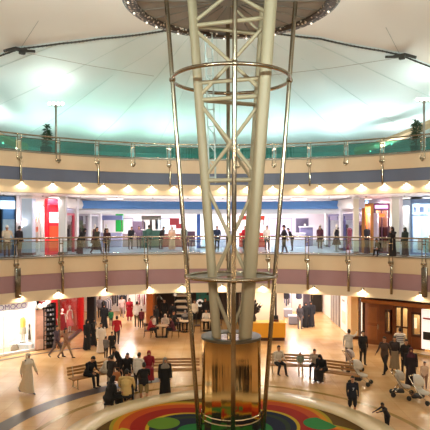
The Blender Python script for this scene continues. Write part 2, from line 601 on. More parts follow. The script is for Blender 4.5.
# coloured pool floor inside the kerb
def petals():
    m = bpy.data.materials.new('coloured_mosaic'); m.use_nodes = True
    nt = m.node_tree; b = nt.nodes['Principled BSDF']; N = nt.nodes.new; Lk = nt.links.new
    tc = N('ShaderNodeTexCoord'); sx = N('ShaderNodeSeparateXYZ'); Lk(tc.outputs['Object'], sx.inputs[0])
    def mth(op, a, c=None):
        q = N('ShaderNodeMath'); q.operation = op
        for i, w in enumerate((a, c)):
            if w is None: continue
            if isinstance(w, (int, float)): q.inputs[i].default_value = w
            else: Lk(w, q.inputs[i])
        return q.outputs[0]
    ang = mth('ARCTAN2', sx.outputs[0], sx.outputs[1])
    r = mth('SQRT', mth('ADD', mth('MULTIPLY', sx.outputs[0], sx.outputs[0]), mth('MULTIPLY', sx.outputs[1], sx.outputs[1])))
    wob = mth('MULTIPLY', mth('ABSOLUTE', mth('SINE', mth('ADD', mth('MULTIPLY', ang, 2.5), .35))), .95)
    rr = mth('ADD', mth('DIVIDE', mth('ADD', r, mth('MULTIPLY', wob, -1.0)), 4.6), .14)
    cr = N('ShaderNodeValToRGB'); cr.color_ramp.interpolation = 'CONSTANT'
    E = cr.color_ramp.elements
    stops = [(0, '#10182c'), (.30, '#1f6a32'), (.42, '#141c30'), (.55, '#22301f'), (.60, '#101a30'), (.66, '#b8981c'), (.69, '#8f1d0a'), (.82, '#b04410'), (.91, '#c07a14'), (.955, '#9a8a20'), (.985, '#5a4014')]
    while len(E) < len(stops): E.new(.5)
    for e, (p, c) in zip(E, stops): e.position = p; e.color = lin(c)
    Lk(rr, cr.inputs[0])
    # small round patches of green and yellow
    vo = N('ShaderNodeTexVoronoi'); vo.inputs['Scale'].default_value = .62; Lk(tc.outputs['Object'], vo.inputs['Vector'])
    lt = mth('LESS_THAN', vo.outputs['Distance'], .36)
    inn = mth('LESS_THAN', r, 3.9)
    mx = N('ShaderNodeMix'); mx.data_type = 'RGBA'; Lk(mth('MULTIPLY', lt, inn), mx.inputs[0]); Lk(cr.outputs[0], mx.inputs[6])
    c2 = N('ShaderNodeValToRGB'); c2.color_ramp.interpolation = 'CONSTANT'
    E = c2.color_ramp.elements
    st = [(0, '#1f7034'), (.45, '#5a8020'), (.62, '#b09a1c'), (.75, '#2a7a3c')]
    while len(E) < len(st): E.new(.5)
    for e, (p, c) in zip(E, st): e.position = p; e.color = lin(c)
    sp = N('ShaderNodeSeparateColor'); Lk(vo.outputs['Color'], sp.inputs[0]); Lk(sp.outputs[0], c2.inputs[0])
    Lk(c2.outputs[0], mx.inputs[7])
    Lk(mx.outputs[2], b.inputs['Base Color'])
    b.inputs['Roughness'].default_value = .6; b.inputs['Specular IOR Level'].default_value = .03
    return m
o = MB().lathe([(0, .002), (0, .03), (4.66, .03), (4.66, .002)], 96).build('floor_mosaic', petals(), loc=(KCEN[0], KCEN[1], .36))
struct(o)
kb = MB().lathe([(4.62, .0), (4.62, .40), (4.67, .45), (5.52, .45), (5.58, .40), (5.58, .0), (4.62, .0)], 128, KCEN)
k = kb.build('kerb', mat('#d8c195', .22, 0, .12, 1.5), smooth=50)
tag(k, 'low round cream marble kerb ringing the coloured floor', 'kerb')

# ------------------------------------------------------------------ gallery slabs
def slab(name, zt, zb, bands, r1=30.):
    struct(MB().lathe([(RING + .12, zt), (r1, zt)], 128, CEN).build('floor_gallery', mat('#e2eaec', .15, 0, .1, 1)))
    struct(MB().lathe([(RING + .0, zb), (r1, zb)], 128, CEN).build('ceiling', M_SOFFIT))
    for a, c, m, off, offb in bands:
        struct(MB().lathe([(RING + .15, a), (RING + off, a), (RING + offb, c), (RING + .15, c)], 160, CEN).build('trim_1', m, smooth=35))
slab('middle', Z1, C0, [(5.30, 4.42, M_BEIGE, 0, 0), (4.42, 3.52, M_MAUVE, .05, .05), (3.52, 3.0, M_BEIGE, 0, -.22)])
slab('upper', Z2, C1, [(10.97, 10.17, M_BEIGE, 0, 0), (10.17, 9.48, M_BLUE, .05, .05), (9.48, 8.82, M_BEIGE, 0, -.22)])
# small bead where the fascia meets the floor
for z in (Z1, Z2):
    struct(MB().lathe([(RING - .06, z - .02), (RING - .06, z + .05), (RING + .12, z + .05), (RING + .12, z - .02), (RING - .06, z - .02)], 160, CEN).build('trim_2', mat('#8a7c68', .4, 0, .1, 3)))

# fascia downlights
def downlights(us, z, grp, label, power):
    first = None
    for u in us:
        x, y, th = ring_at(u, RING - .02)
        p = polar(RING - .12, th, z)
        if first is None:
            t = thing('fascia_downlight', label, 'light', p, -th, grp)
            MB().box((0, .06, .03), (.16, .2, .05), bev=.01).tube([(0, 0, .04), (0, 0, -.05)], [.07, .085], 14).build('housing', M_STEEL, t, smooth=40)
            MB().tube([(0, 0, -.051), (0, 0, -.062)], [.066, .05], 14).build('lamp', M_LAMP, t, smooth=40)
            first = t
        else:
            dup(first, p, -th)
        q = polar(RING - .16, th, z - .09)
        light('SPOT', 'fascia_lamp', q, power, (1, .86, .62), .03, polar(RING - .16, th, z - 1.2), 150, .35)
U1 = [-26, 19, 58, 105, 149, 182, 222, 263, 314, 363, 421, 470]
U2 = [-8, 21, 52, 79, 103, 128, 151, 174, 198, 222, 247, 273, 299, 320, 341, 362, 385, 407, 431, 455]
downlights(U1, 3.44, 'downlights under the lower gallery front', 'small round downlight on the lower beige gallery fascia', 80)
downlights(U2, 9.40, 'downlights under the upper gallery front', 'small round downlight on the upper beige gallery fascia', 60)
# small dark sensors on the upper soffit
for i in range(13):
    th = R(-42 + 7 * i)
    o = MB().tube([(0, 0, 0), (0, 0, -.04)], [.06, .045], 10).build('ceiling_sensor', mat('#6a5f58', .5), loc=polar(19.0, th, C1 - .001))
    tag(o, 'tiny round sensor on the pale ceiling under the upper gallery', 'sensor', 'ceiling sensors')

# ------------------------------------------------------------------ railings
def railing(name, z, h, us, thick, label, glass, low):
    t = thing(name, label, 'railing', (AX, AY, z))
    ths = [ring_at(u, RING)[2] for u in us]
    a0, a1 = ths[0], ths[-1]
    P = lambda r, th, zz: (r * math.sin(th), r * math.cos(th), zz)
    arc = [a0 + (a1 - a0) * i / 90 for i in range(91)]
    MB().tube([P(RING + .05, a, h) for a in arc], .045, 8).build('handrail', M_STEEL, t, smooth=60)
    MB().tube([P(RING + .05, a, h - .17) for a in arc], .022, 6).build('upper_rail', M_STEELD, t, smooth=60)
    MB().tube([P(RING + .05, a, .10) for a in arc], .028, 6).build('lower_rail', M_STEELD, t, smooth=60)
    for i, th in enumerate(ths):
        b = MB()
        for dlt in (-.10, .10):
            q = th + dlt / RING
            b.tube([P(RING - .02, q, -.42), P(RING - .02, q, h - .02)], .026, 8)
        b.box(P(RING - .04, th, -.30), (.30, .10, .13), -th, bev=.02)
        b.box(P(RING - .02, th, h - .30), (.24, .05, .06), -th)
        po = b.build('post', M_STEEL, t, smooth=50)
        MB().ball(P(RING - .12, th, -.42), .075, 10).build('post_finial', M_STEEL, po, smooth=60)
        w = thick.get(i)
        if w:
            MB().box(P(RING - .10, th + .06 / RING, -(low + .42) / 2 - .05), (w, .12, low - .42), -th, bev=.03).build('pilaster', M_STEEL if w < .25 else M_STEELD, po, smooth=40)
    for i in range(len(ths) - 1):
        s0, s1 = ths[i] + .14 / RING, ths[i + 1] - .14 / RING
        MB().lathe([(RING + .06, .12), (RING + .06, h - .19), (RING + .075, h - .19), (RING + .075, .12), (RING + .06, .12)], 12, (0, 0, 0), s0, s1).build('glass_panel', glass, t)
    return t
railing('glass_railing', Z1, 1.06, [-70, -26, 16, 61, 105, 146, 187, 228, 268, 307, 348, 391, 424, 465, 500],
        {1: .14, 2: .30, 3: .14, 4: .14, 5: .14, 6: .14, 8: .14, 9: .14, 10: .14, 11: .14, 12: .32, 13: .14}, 'glass railing along the middle gallery above the mauve band', M_GLASS, 2.0)
railing('glass_railing', Z2, .95, [-60, -20, 19, 58, 97, 133, 169, 203, 238, 274, 309, 346, 382, 423, 465, 500],
        {2: .10, 4: .10, 6: .10, 10: .10, 12: .10, 14: .1}, 'glass railing along the top gallery below the tent roof', M_GLASST, 1.55)

# ------------------------------------------------------------------ tent roof
def tent_z(r, th):
    base = 12.2 + 9.6 * ((25.5 - r) / 22.5) ** 1.12
    px, py = r * math.sin(th), r * math.cos(th)
    dx, dy = px - FAN[0], py - FAN[1]
    w = max(0, min(1, (math.hypot(dx, dy) - 1) / 4)) * max(0, min(1, (25.5 - r) / 5)) * max(0, min(1, (r - cap_r(th)) / 2.5))
    fold = -.34 * w * abs(math.sin(math.atan2(dx, dy + 2) * 8)) ** .8
    return base + fold + .28
FAN = (-.5, 11.0)
CAP = [(-180, 15), (-120, 16), (-85, 18.5), (-62, 20.2), (-51.0, 17.89), (-46.9, 16.01), (-44.3, 15.21), (-37.4, 14.28), (-29.6, 13.44), (-15.1, 12.32), (-2.5, 12.01), (11.0, 12.33), (23.1, 13.14), (34.9, 14.65), (38.3, 15.21), (42.4, 16.53), (46.8, 18.57), (58, 20.4), (85, 18.5), (120, 16), (180, 15)]
def knots():
    return [R(a) for a in (-44.3, 38.3)]
KN = knots()
def cap_r(th):
    d = (math.degrees(th) + 180) % 360 - 180
    for (a, r0), (b, r1) in zip(CAP, CAP[1:]):
        if a <= d <= b:
            return r0 + (r1 - r0) * (d - a) / (b - a)
    return 15.
def membrane(rf0, rf1, dz, n, k, name, m):
    b = MB(); vs = []; fs = []
    for i in range(n):
        th = 2 * PI * i / n
        for j in range(k + 1):
            r = rf0(th) + (rf1(th) - rf0(th)) * j / k
            vs.append(tuple(polar(r, th, tent_z(r, th) + dz)))
    for i in range(n):
        i2 = (i + 1) % n
        for j in range(k):
            fs.append((i * (k + 1) + j, i2 * (k + 1) + j, i2 * (k + 1) + j + 1, i * (k + 1) + j + 1))
    b.add(vs, fs)
    return b.build(name, m, smooth=True)
struct(membrane(lambda t: 25.5, lambda t: 2.2, 0, 360, 26, 'ceiling_tent', mat('#e3e7e4', .8, 0, .04, .5)))
struct(membrane(lambda t: cap_r(t), lambda t: 2.0, -.10, 360, 16, 'ceiling_tent_cap', mat('#ece0d6', .8, 0, .03, .5)))
for i in range(15):
    th = R(-84 + 12 * i)
    e = (25.2 * math.sin(th), 25.2 * math.cos(th))
    pts = []
    for j in range(25):
        q = .06 + .94 * j / 24
        x, y = FAN[0] + (e[0] - FAN[0]) * q, FAN[1] + (e[1] - FAN[1]) * q
        rr_, tt_ = math.hypot(x, y), math.atan2(x, y)
        pts.append(polar(rr_, tt_, tent_z(rr_, tt_) - .01))
    struct(MB().tube(pts, .018, 5).build('ceiling_seam', mat('#cfd8d3', .8)))
# wall behind the top gallery
struct(MB().lathe([(25.4, 10.9), (25.4, 12.6)], 96, CEN).build('wall_upper', mat('#a4d0cc', .7, 0, .15, 1)))
def cable(name, label, th0, th1, rr, n, m, rf, cat='cable'):
    pts = []
    for i in range(n + 1):
        th = th0 + (th1 - th0) * i / n
        r = rf(th)
        pts.append(polar(r, th, tent_z(r, th) - .24))
    b = MB().tube(pts, rr, 6)
    for i in range(0, n + 1):            # lacing beads along the cable
        b.ball(pts[i], (rr * 1.35,) * 3, 6)
    return tag(b.build(name, m, smooth=60), label, cat)
M_CABLE = mat('#3d3a36', .6, 0, .2, 3)
cable('laced_cable', 'dark laced roof cable arching between the two roof clamps', KN[0], KN[1], .045, 110, M_CABLE, cap_r)
cable('laced_cable', 'dark laced roof cable beyond the right roof clamp', KN[1], KN[1] + .5, .045, 40, M_CABLE, cap_r)
cable('laced_cable', 'dark laced roof cable beyond the left roof clamp', KN[0] - .5, KN[0], .045, 40, M_CABLE, cap_r)
for th, side in ((KN[0], 'left'), (KN[1], 'right')):
    p = polar(15.2, th, tent_z(15.2, th) - .30)
    t = thing('roof_clamp', 'dark steel roof clamp where the %s roof cables meet' % side, 'clamp', p, -th)
    MB().box((0, 0, 0), (.7, .3, .15), bev=.04).box((.1, 0, -.12), (.3, .22, .2), bev=.03).build('plate', M_CABLE, t, smooth=40)
    sg_ = 1 if side == 'left' else -1
    MB().tube([(-.3 * sg_, 0, 0), (-.85 * sg_, 0, -.25)], .085, 8).build('sleeve', M_CABLE, t, smooth=40)
    MB().tube([(.3 * sg_, 0, 0), (.8 * sg_, 0, .08)], .075, 8).build('sleeve', M_CABLE, t, smooth=40)
    up = polar(13.2, th, tent_z(13.2, th) - .2) - p
    rot = Matrix.Rotation(th, 3, 'Z')
    MB().tube([(0, 0, .05), tuple(rot @ up)], .012, 5).build('guy_wire', mat('#a79f94', .6), t)
    dn = polar(15.2, th + (.5 if side == 'left' else -.5), tent_z(15.2, th + (.5 if side == 'left' else -.5)) - .35) - p
    rot = Matrix.Rotation(th, 3, 'Z')
    MB().tube([(0, 0, -.1), tuple(rot @ (dn * .5) + Vector((0, 0, -.12))), tuple(rot @ dn)], .014, 5).build('stay_wire', mat('#a79f94', .6), t)

# ------------------------------------------------------------------ central mast
t = thing('central_mast', 'tall steel and cream lattice mast rising from a mirrored drum', 'mast', CEN)
MB().lathe([(0, .02), (.985, .02), (.985, 1.02), (.965, 1.04), (.985, 1.06), (.985, 1.18), (.96, 1.2), (.96, 3.56), (0, 3.56)], 18).build('drum', M_DRUM, t)
MB().lathe([(.95, 3.52), (.97, 3.53), (.97, 3.60), (.95, 3.61), (.60, 3.58), (.60, 3.54), (.95, 3.52)], 64).build('drum_collar', mat('#6f675a', .35, 1.), t, smooth=35)
def rad(z): return 1.04 + 1.05 * (z - .55) / 13.89
ZT = 15.6
for a in (0, 90, 180, 270):
    a = R(a + 1.5)
    q = lambda z: (rad(z) * math.cos(a), rad(z) * math.sin(a), z)
    p = MB().tube([q(.03), q(ZT)], .072, 14).build('steel_pole', M_STEEL, t, smooth=60)
    for z in (5.52, 11.86): MB().ball(q(z), .11, 12).build('pole_clamp', M_STEEL, p, smooth=50)
    MB().lathe([(0, .0), (.16, .0), (.16, .05), (.09, .09), (0, .09)], 16, (q(0)[0], q(0)[1], .03)).build('pole_foot', M_STEEL, p, smooth=50)
for z in (5.52, 11.86):
    n = 72
    MB().tube([(rad(z) * math.cos(2 * PI * i / n), rad(z) * math.sin(2 * PI * i / n), z) for i in range(n)], .06, 10, closed=True).build('hoop', M_STEEL, t, smooth=60)
MB().lathe([(.45, 5.47), (1.36, 5.47), (1.36, 5.50), (.45, 5.50), (.45, 5.47)], 64).build('hoop_plate', mat('#8a7a66', .4, .6, .1, 3), t)
M_COL = mat('#9d8d70', .5, 0, .05, 3)
def crad(z): return .47 + .80 * (z - 3.6) / 10.8
cols = []
for a, w in ((182, .15), (-38, .20), (42, .17)):
    a = R(a)
    fx = 1.0 if w == .15 else 1.22
    q = (lambda a, fx: (lambda z: Vector((crad(z) * fx * math.cos(a), crad(z) * fx * .85 * math.sin(a), z))))(a, fx)
    cols.append(q)
    MB().tube([q(3.55), q(ZT)], w, 20).build('cream_column', M_COL, t, smooth=60)
levels = [3.75, 5.3, 8.6, 11.2, 13.6, 15.5]
for i in range(3):
    A, Bq = cols[i], cols[(i + 1) % 3]
    main = i == 0
    for j in range(len(levels) - 1):
        z0, z1 = levels[j], levels[j + 1]
        b = MB()
        w = .062 if main else .045
        mid = A(z0 + .0).lerp(Bq(z0), .5)
        if main:
            up = A(z1).lerp(Bq(z1), .5)
            if j == 0:
                b.tube([A(z1 - .1), mid], w, 8).tube([Bq(z1 - .1), mid], w, 8)
            else:
                b.tube([A(z0 + .1), Bq(z1 - .1)], w, 8).tube([Bq(z0 + .1), A(z1 - .1)], w, 8)
        elif j in (2, 4):
            b.tube([A(z0), Bq(z1)], w, 8)
        else:
            continue
        b.build('diagonal_brace', M_COL, t, smooth=60)
    for z in (levels[2:] + [11.75] if main else levels[3:]):
        MB().tube([A(z), Bq(z)], .07, 8).build('cross_beam', M_COL, t, smooth=60)
b = MB().tube([(-.5, 1.1, 8.6), (-.62, 1.12, 13.7)], .03, 6).tube([(-.72, 1.1, 8.6), (-.86, 1.12, 13.7)], .03, 6)
for i in range(17):
    z = 8.8 + .29 * i; x = -.5 - .12 * (z - 8.6) / 5.1
    b.tube([(x, 1.1, z), (x - .23, 1.1, z + (.29 if i % 2 else 0))], .02, 5)
b.build('cable_ladder', mat('#b9c4bf', .5), t)
def mottled():  # pale cells on dark brown, in the colour alone
    m = bpy.data.materials.new('mottled_bronze'); m.use_nodes = True
    nt = m.node_tree; b = nt.nodes['Principled BSDF']
    tc = nt.nodes.new('ShaderNodeTexCoord'); vo = nt.nodes.new('ShaderNodeTexVoronoi'); vo.inputs['Scale'].default_value = 8.
    cr = nt.nodes.new('ShaderNodeValToRGB'); E = cr.color_ramp.elements
    E[0].position = .22; E[0].color = lin('#d8c2aa'); E[1].position = .36; E[1].color = lin('#38291f')
    nt.links.new(tc.outputs['Object'], vo.inputs['Vector']); nt.links.new(vo.outputs['Distance'], cr.inputs[0]); nt.links.new(cr.outputs[0], b.inputs['Base Color'])
    b.inputs['Roughness'].default_value = .4; b.inputs['Metallic'].default_value = .3
    return m
# disc near the top of the mast
dz = 14.36
MB().lathe([(0, dz + .06), (3.1, dz + .06), (3.1, dz + .26), (0, dz + .26)], 96).build('canopy_disc', mat('#8f8577', .6, .2, .1, 1), t, smooth=30)
b = MB()
for i in range(24):
    a = 2 * PI * i / 24
    b.tube([(.5 * math.sin(a), .5 * math.cos(a), dz + .05), (3.1 * math.sin(a), 3.1 * math.cos(a), dz + .05)], .018, 5)
b.build('disc_ribs', mat('#6d6458', .6), t)
rim = MB().lathe([(3.06, dz - .02), (3.06, dz + .34), (3.5, dz + .36), (3.5, dz + .0), (3.38, dz - .08), (3.16, dz - .08), (3.06, dz - .02)], 96).build('disc_rim', mottled(), t, smooth=30)
n = 150
rnd = random.Random(4)
for i in range(22):
    a = 2 * PI * i / 22 + rnd.uniform(-.1, .1)
    MB().ball((3.3 * math.sin(a), 3.3 * math.cos(a), dz - .10), .035, 8).build('bulb', mat('#fff2e0', .5, 0, 0, 1, 1.5), rim, smooth=60)

# ------------------------------------------------------------------ top gallery: lamp posts, palms, sloping edge
def lamp_post(u, label, r=16.6, h=3.0):
    x, y, th = ring_at(u, r)
    t = thing('lamp_post', label, 'lamp post', (x, y, Z2))
    MB().lathe([(0, 0), (.17, 0), (.17, .05), (.08, .15), (.065, .2), (.06, h - .25), (.08, h - .2), (0, h - .2)], 16).build('post', mat('#8c857a', .35, .8), t, smooth=40)
    hd = MB().tube([(-.42, 0, h - .12), (.42, 0, h - .12)], .035, 8).tube([(0, 0, h - .22), (0, 0, h - .05)], .09, 12).build('lamp_bar', mat('#8c857a', .35, .8), t, smooth=40)
    b = MB()
    for dx in (-.36, -.12, .12, .36): b.ball((dx, 0, h - .02), (.11, .11, .09), 10)
    b.build('lamp_globes', mat('#f4fff8', .4, 0, 0, 1, 9.), t, smooth=60)
    light('POINT', 'post_lamp', (x, y, Z2 + h + .35), 90, (.85, 1, .93), .12)
lamp_post(56, 'slim lamp post with bright globes beside the left potted palm')
lamp_post(424, 'slim lamp post with bright globes beside the right potted palm')
def palm(u, label, h, r=17.1, wide=1.):
    x, y, th = ring_at(u, r)
    t = thing('potted_palm', label, 'plant', (x, y, Z2))
    MB().lathe([(0, 0), (.24, 0), (.33, .5), (.36, .52), (.33, .56), (.28, .5), (0, .48)], 20).build('pot', mat('#3c3a3a', .5), t, smooth=40)
    MB().tube([(0, 0, .45), (.03, 0, h * .7)], [.05, .035], 8).build('stem', mat('#5a4630', .8), t)
    b = MB(); rn = random.Random(int(u))
    for i in range(150):
        z0 = .6 + (h - .75) * rn.random() ** .8
        a = rn.uniform(0, 2 * PI); ln = wide * rn.uniform(.28, .52) * (1.1 - .5 * (z0 / h) ** 2); el = rn.uniform(-.2, .9)
        d = Vector((math.cos(a) * math.cos(el), math.sin(a) * math.cos(el), math.sin(el))); sd = Vector((-math.sin(a), math.cos(a), 0))
        p0 = Vector((.03, 0, z0)); p1 = p0 + d * ln * .55; p2 = p0 + d * ln - Vector((0, 0, ln * .25)); w = .06
        nn = sd.cross(d) * .012
        b.add([p0, p1 + sd * w, p2, p1 - sd * w, p1 + nn], [(0, 1, 4), (1, 2, 4), (2, 3, 4), (3, 0, 4), (0, 3, 2, 1)])
    b.build('foliage', mat('#2f4a2b', .6, 0, .35, 6), t)
palm(46, 'potted palm behind the top railing beside the left lamp post', 1.9)
palm(416, 'bushy potted palm behind the top railing at the right', 2.05, wide=1.35)
for side, a0, a1 in (('left', -50, -35.5), ('right', 24.5, 46)):
    b = MB(); lampb = MB(); n = 16; P = []
    for i in range(n + 1):
        tt = i / n
        th = R((a1 if side == 'left' else a0) + ((a0 - a1) if side == 'left' else (a1 - a0)) * tt)
        P.append(polar(21.6 - 3.0 * tt, th, 12.0 + (1.7 if side == 'right' else 1.0) * tt ** 1.1))
    root = thing('sloping_edge', 'tan sloping ceiling edge climbing behind the top railing at the %s' % side, 'ceiling edge', P[0])
    q = [p - P[0] for p in P]
    MB().tube(q, [(.26, .20)] * len(q), 4, right=(0, 0, 1)).build('edge_beam', mat('#c9ab86', .7, 0, .1, 2), root)
    for i in range(2, n, 3):
        c = q[i] + Vector((0, -.25, -.28))
        MB().ball(c, .06, 8).build('edge_lamp', mat('#fff6e0', .5, 0, 0, 1, 4.), root)

# ------------------------------------------------------------------ middle gallery shops
def wallbox(name, c, d, m, rz=0.):
    return struct(MB().box(c, d, rz).build(name, m))
def arcwall(name, r, u0, u1, z0, z1, m, th=.15):
    t0, t1 = ring_at(u0, r)[2], ring_at(u1, r)[2]
    return struct(MB().lathe([(r, z0), (r, z1), (r + th, z1), (r + th, z0), (r, z0)], 24, CEN, t0, t1).build(name, m))
M_PINKW = mat('#f1e6ea', .5, 0, .05, 1)
ZC = C1 - .02
# back of the middle gallery and its blue band
wallbox('wall_back', (0, 46.2, 7.05), (24, .3, 3.5), M_PINKW)
struct(MB().lathe([(22.0, 8.15), (22.0, 8.70), (22.3, 8.70), (22.3, 8.15), (22.0, 8.15)], 48, CEN, R(-29.5), R(26.5)).build('trim_3', M_BLUEBAND))
struct(MB().lathe([(22.4, 7.80), (22.4, 8.20), (22.7, 8.20), (22.7, 7.80), (22.4, 7.80)], 48, CEN, R(-29.5), R(26.5)).build('trim_4', M_WHITE))
# corridor side walls
def gal_col(x, y, w, label, m=None, d=None):
    t = thing('pillar', label, 'pillar', (x, y, Z1))
    MB().box((0, 0, 1.74), (w, d or w, 3.46), bev=.03).build('shaft', m or mat('#e9e4e6', .4, 0, .03, 2), t)
    MB().box((0, 0, .09), (w + .06, (d or w) + .06, .16), bev=.02).build('base', M_STEELD, t)
    MB().box((0, 0, 3.38), (w + .08, (d or w) + .08, .16), bev=.02).build('capital', M_WHITE, t)
gal_col(-9.02, 33.0, .42, 'white pillar right of the red gallery shop panel')
gal_col(-9.05, 36.5, .16, 'white pillar between the first two shops of the left gallery passage', None, .55)
gal_col(-9.05, 40.3, .16, 'white pillar midway along the left gallery passage', None, .6)
gal_col(-9.05, 44.0, .16, 'white pillar at the far end of the left gallery passage', None, .6)
gal_col(8.45, 33.4, .3, 'cream pillar left of the orange gallery shop', mat('#eadcc8', .4, 0, .03, 2))
gal_col(8.6, 38.05, .16, 'white pillar midway along the right gallery passage', None, .6)
gal_col(8.6, 43.1, .16, 'white pillar at the far end of the right gallery passage', None, .6)
gal_col(*ring_at(394.5, 18.4)[:2], .44, 'broad cream pillar between the orange shop and the blue lit window', mat('#efe6d8', .4, 0, .03, 2))
wallbox('wall_left', (-11.5, 39.5, 7.05), (.2, 14, 3.5), M_PINKW)
wallbox('wall_right', (11.2, 40, 7.05), (.2, 13, 3.5), M_PINKW)
def canopy(x, sgn, y0, y1, label):
    t = thing('fluted_canopy', label, 'canopy', (x, (y0 + y1) / 2, 8.08))
    L = y1 - y0
    MB().box((-.25 * sgn, 0, .32), (.5, L, .62), bev=.02).build('canopy_body', mat('#c9bcc4', .6), t)
    n = int(L / .34)
    for i in range(n):
        y = -L / 2 + (i + .5) * L / n
        MB().tube([(-.03 * sgn, y, 0.10), (.02 * sgn, y, .30), (-.03 * sgn, y, .54)], [.11, .145, .12], 10, round_ends=True).build('flute', M_WHITE, t, smooth=60)
canopy(-9.1, 1, 33.9, 45.5, 'white fluted canopy over the left gallery passage shops')
canopy(8.6, -1, 33.8, 45.5, 'white fluted canopy over the right gallery passage shops')

def shopfront(name, label, u0, u1, r, z0, z1, frame, glass=M_SHOPGLASS, mull=1, head=.35, depth=1.6, back=None, fw=.10, cat='shopfront', riser=0.):
    """a glazed shop front on the arc of radius r, with its lintel, mullions and lined recess"""
    x0, y0, a0 = ring_at(u0, r); x1, y1, a1 = ring_at(u1, r)
    c = Vector(((x0 + x1) / 2, (y0 + y1) / 2, z0)); w = math.hypot(x1 - x0, y1 - y0); rz = math.atan2(y1 - y0, x1 - x0)
    t = thing(name, label, cat, c, rz)
    H = z1 - z0
    MB().box((0, 0, H - head / 2), (w, .22, head), bev=.02).build('lintel', frame, t)
    b = MB()
    for sx in (-1, 1): b.box((sx * (w / 2 - fw / 2), 0, (H - head) / 2), (fw, .2, H - head), bev=.01)
    for i in range(1, mull + 1): b.box((-w / 2 + w * i / (mull + 1), 0, (H - head) / 2), (fw * .5, .1, H - head))
    b.box((0, 0, .06 + riser / 2), (w, .2, .12 + riser))
    b.build('frame', frame, t)
    if glass:
        MB().box((0, .02, (H - head) / 2 + .06), (w - fw, .012, H - head - .12)).build('pane', glass, t)
    if back:
        MB().box((0, depth, H / 2), (w, .08, H)).build('back_panel', back, t)
        b = MB()
        for sx in (-1, 1): b.box((sx * (w / 2 + .02), depth / 2 + .1, H / 2), (.06, depth - .2, H))
        b.build('side_panel', back, t)
    return t, w
# left gallery shops
t, w = shopfront('shopfront', 'dark gallery shop with a blue lit surround at the far left', -40, 14, 19.4, Z1, 8.75, mat('#4b78a8', .35, 0, .2, 2), None, 0, .55, 2.2, mat('#2a1d1c', .5, 0, .3, 2), .7)
MB().box((w * .36, -.13, 2.95), (.9, .05, .5), bev=.03).build('lit_panel', mat('#cfe6ff', .5, 0, .2, 3, .8), t)
MB().box((w * .37, -.16, 1.35), (.7, .1, 1.5), bev=.02).build('poster', mat('#a9c4dc', .4, 0, .4, 4), t)
t, w = shopfront('shopfront', 'narrow dark gallery shop entrance with warm lit shelves inside', 15.5, 26, 19.4, Z1, 8.6, mat('#55637a', .35, 0, .2, 2), None, 0, .5, 1.6, mat('#3a2620', .5, 0, .4, 2), .15)
for z in (.8, 1.3, 1.8, 2.3):
    MB().box((.1, 1.4, z), (w * .6, .3, .05)).build('shelf', mat('#c98f5a', .5), t)
gal_col(*ring_at(28.7, 18.4)[:2], .62, 'pale blue grey pillar left of the white gallery shop', mat('#b9cbe0', .4, 0, .05, 2))
t, w = shopfront('shopfront', 'bright white gallery shop left of the red panel', 31.5, 46.5, 18.8, Z1, 8.7, M_WHITE, M_SHOPGLASS, 1, .55, 1.3, M_WHITE, .16)
for i, z in enumerate((.7, 1.35, 2.0)):
    MB().box((0, 1.05, z), (w * .8, .35, .05)).build('shelf', mat('#e0a487', .5), t)
    for k_ in range(4):
        MB().box((-w * .3 + k_ * w * .2, 1.05, z + .16), (.16, .16, .26), bev=.03).build('goods', mat(['#c0563c', '#e8c9b8', '#7d5a4a', '#d98d74'][(k_ + i) % 4], .5), t)
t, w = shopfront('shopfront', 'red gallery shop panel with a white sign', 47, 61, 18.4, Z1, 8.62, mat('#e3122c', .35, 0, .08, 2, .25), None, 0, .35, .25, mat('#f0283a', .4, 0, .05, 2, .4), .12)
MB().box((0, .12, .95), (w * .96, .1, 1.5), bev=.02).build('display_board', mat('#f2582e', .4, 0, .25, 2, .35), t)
MB().box((0, -.02, 2.2), (w * .86, .16, .62), bev=.05).build('sign', mat('#ffffff', .4, 0, 0, 1, 1.0), t)
MB().tube([(-w * .28 + i * w * .04, -.11, 2.2 + .09 * math.sin(i * 1.3)) for i in range(15)], .025, 6).build('sign_mark', mat('#c8a4b4', .5), t, smooth=60)
# right gallery shops
t, w = shopfront('shopfront', 'orange timber framed gallery shop with lit interior', 362, 374, 19.3, Z1, 8.4, mat('#c9803c', .4, 0, .15, 3), None, 0, .2, 1.2, mat('#f0a860', .5, 0, .15, 1), .2)
t, w = shopfront('shopfront', 'gallery shop with a violet lit sign and dark clothes inside', 374, 390, 19.3, Z1, 8.4, mat('#6a3f58', .4, 0, .2, 2), None, 1, .45, 1.6, mat('#8a5a48', .5, 0, .4, 2), .12)
MB().box((0, -.14, 2.88), (w * .8, .08, .22), bev=.02).build('sign', mat('#e79ad8', .5, 0, 0, 1, 2.), t)
MB().box((-.1, -.1, 2.35), (w * .6, .06, .2), bev=.02).build('sign', mat('#d86a2c', .5, 0, 0, 1, 1.2), t)
for k_ in range(3):
    MB().box((-w * .25 + k_ * w * .25, 1.0, 1.1), (.3, .3, 1.1), bev=.1).build('goods', mat(['#2a1c22', '#55242c', '#241d2a'][k_], .8), t)
t, w = shopfront('shopfront', 'plain white glazed gallery shop bay beside the broad pillar', 399, 411, 19.2, Z1, 8.6, mat('#aebcd2', .35, 0, .05, 2), M_SHOPGLASS, 0, .4, 1.0, M_WHITE, .08)
t, w = shopfront('shopfront', 'wide blue framed gallery window at the far right', 411, 470, 19.2, Z1, 8.62, mat('#6d86ac', .35, 0, .1, 2), M_SHOPGLASS, 1, .3, 1.6, mat('#e6f0fa', .5, 0, .04, 1), .10)
MB().box((0, -.02, 2.35), (w, .12, .08)).build('transom', mat('#6d86ac', .35), t)
for k_ in range(9):
    MB().box((-w * .44 + k_ * w * .1, 1.0, .55), (.3, .3, .7 + .25 * (k_ % 3)), bev=.08).build('goods', mat(['#d9b8a4', '#8fb7b0', '#c98a6c', '#e8d8c8'][k_ % 4], .6), t)
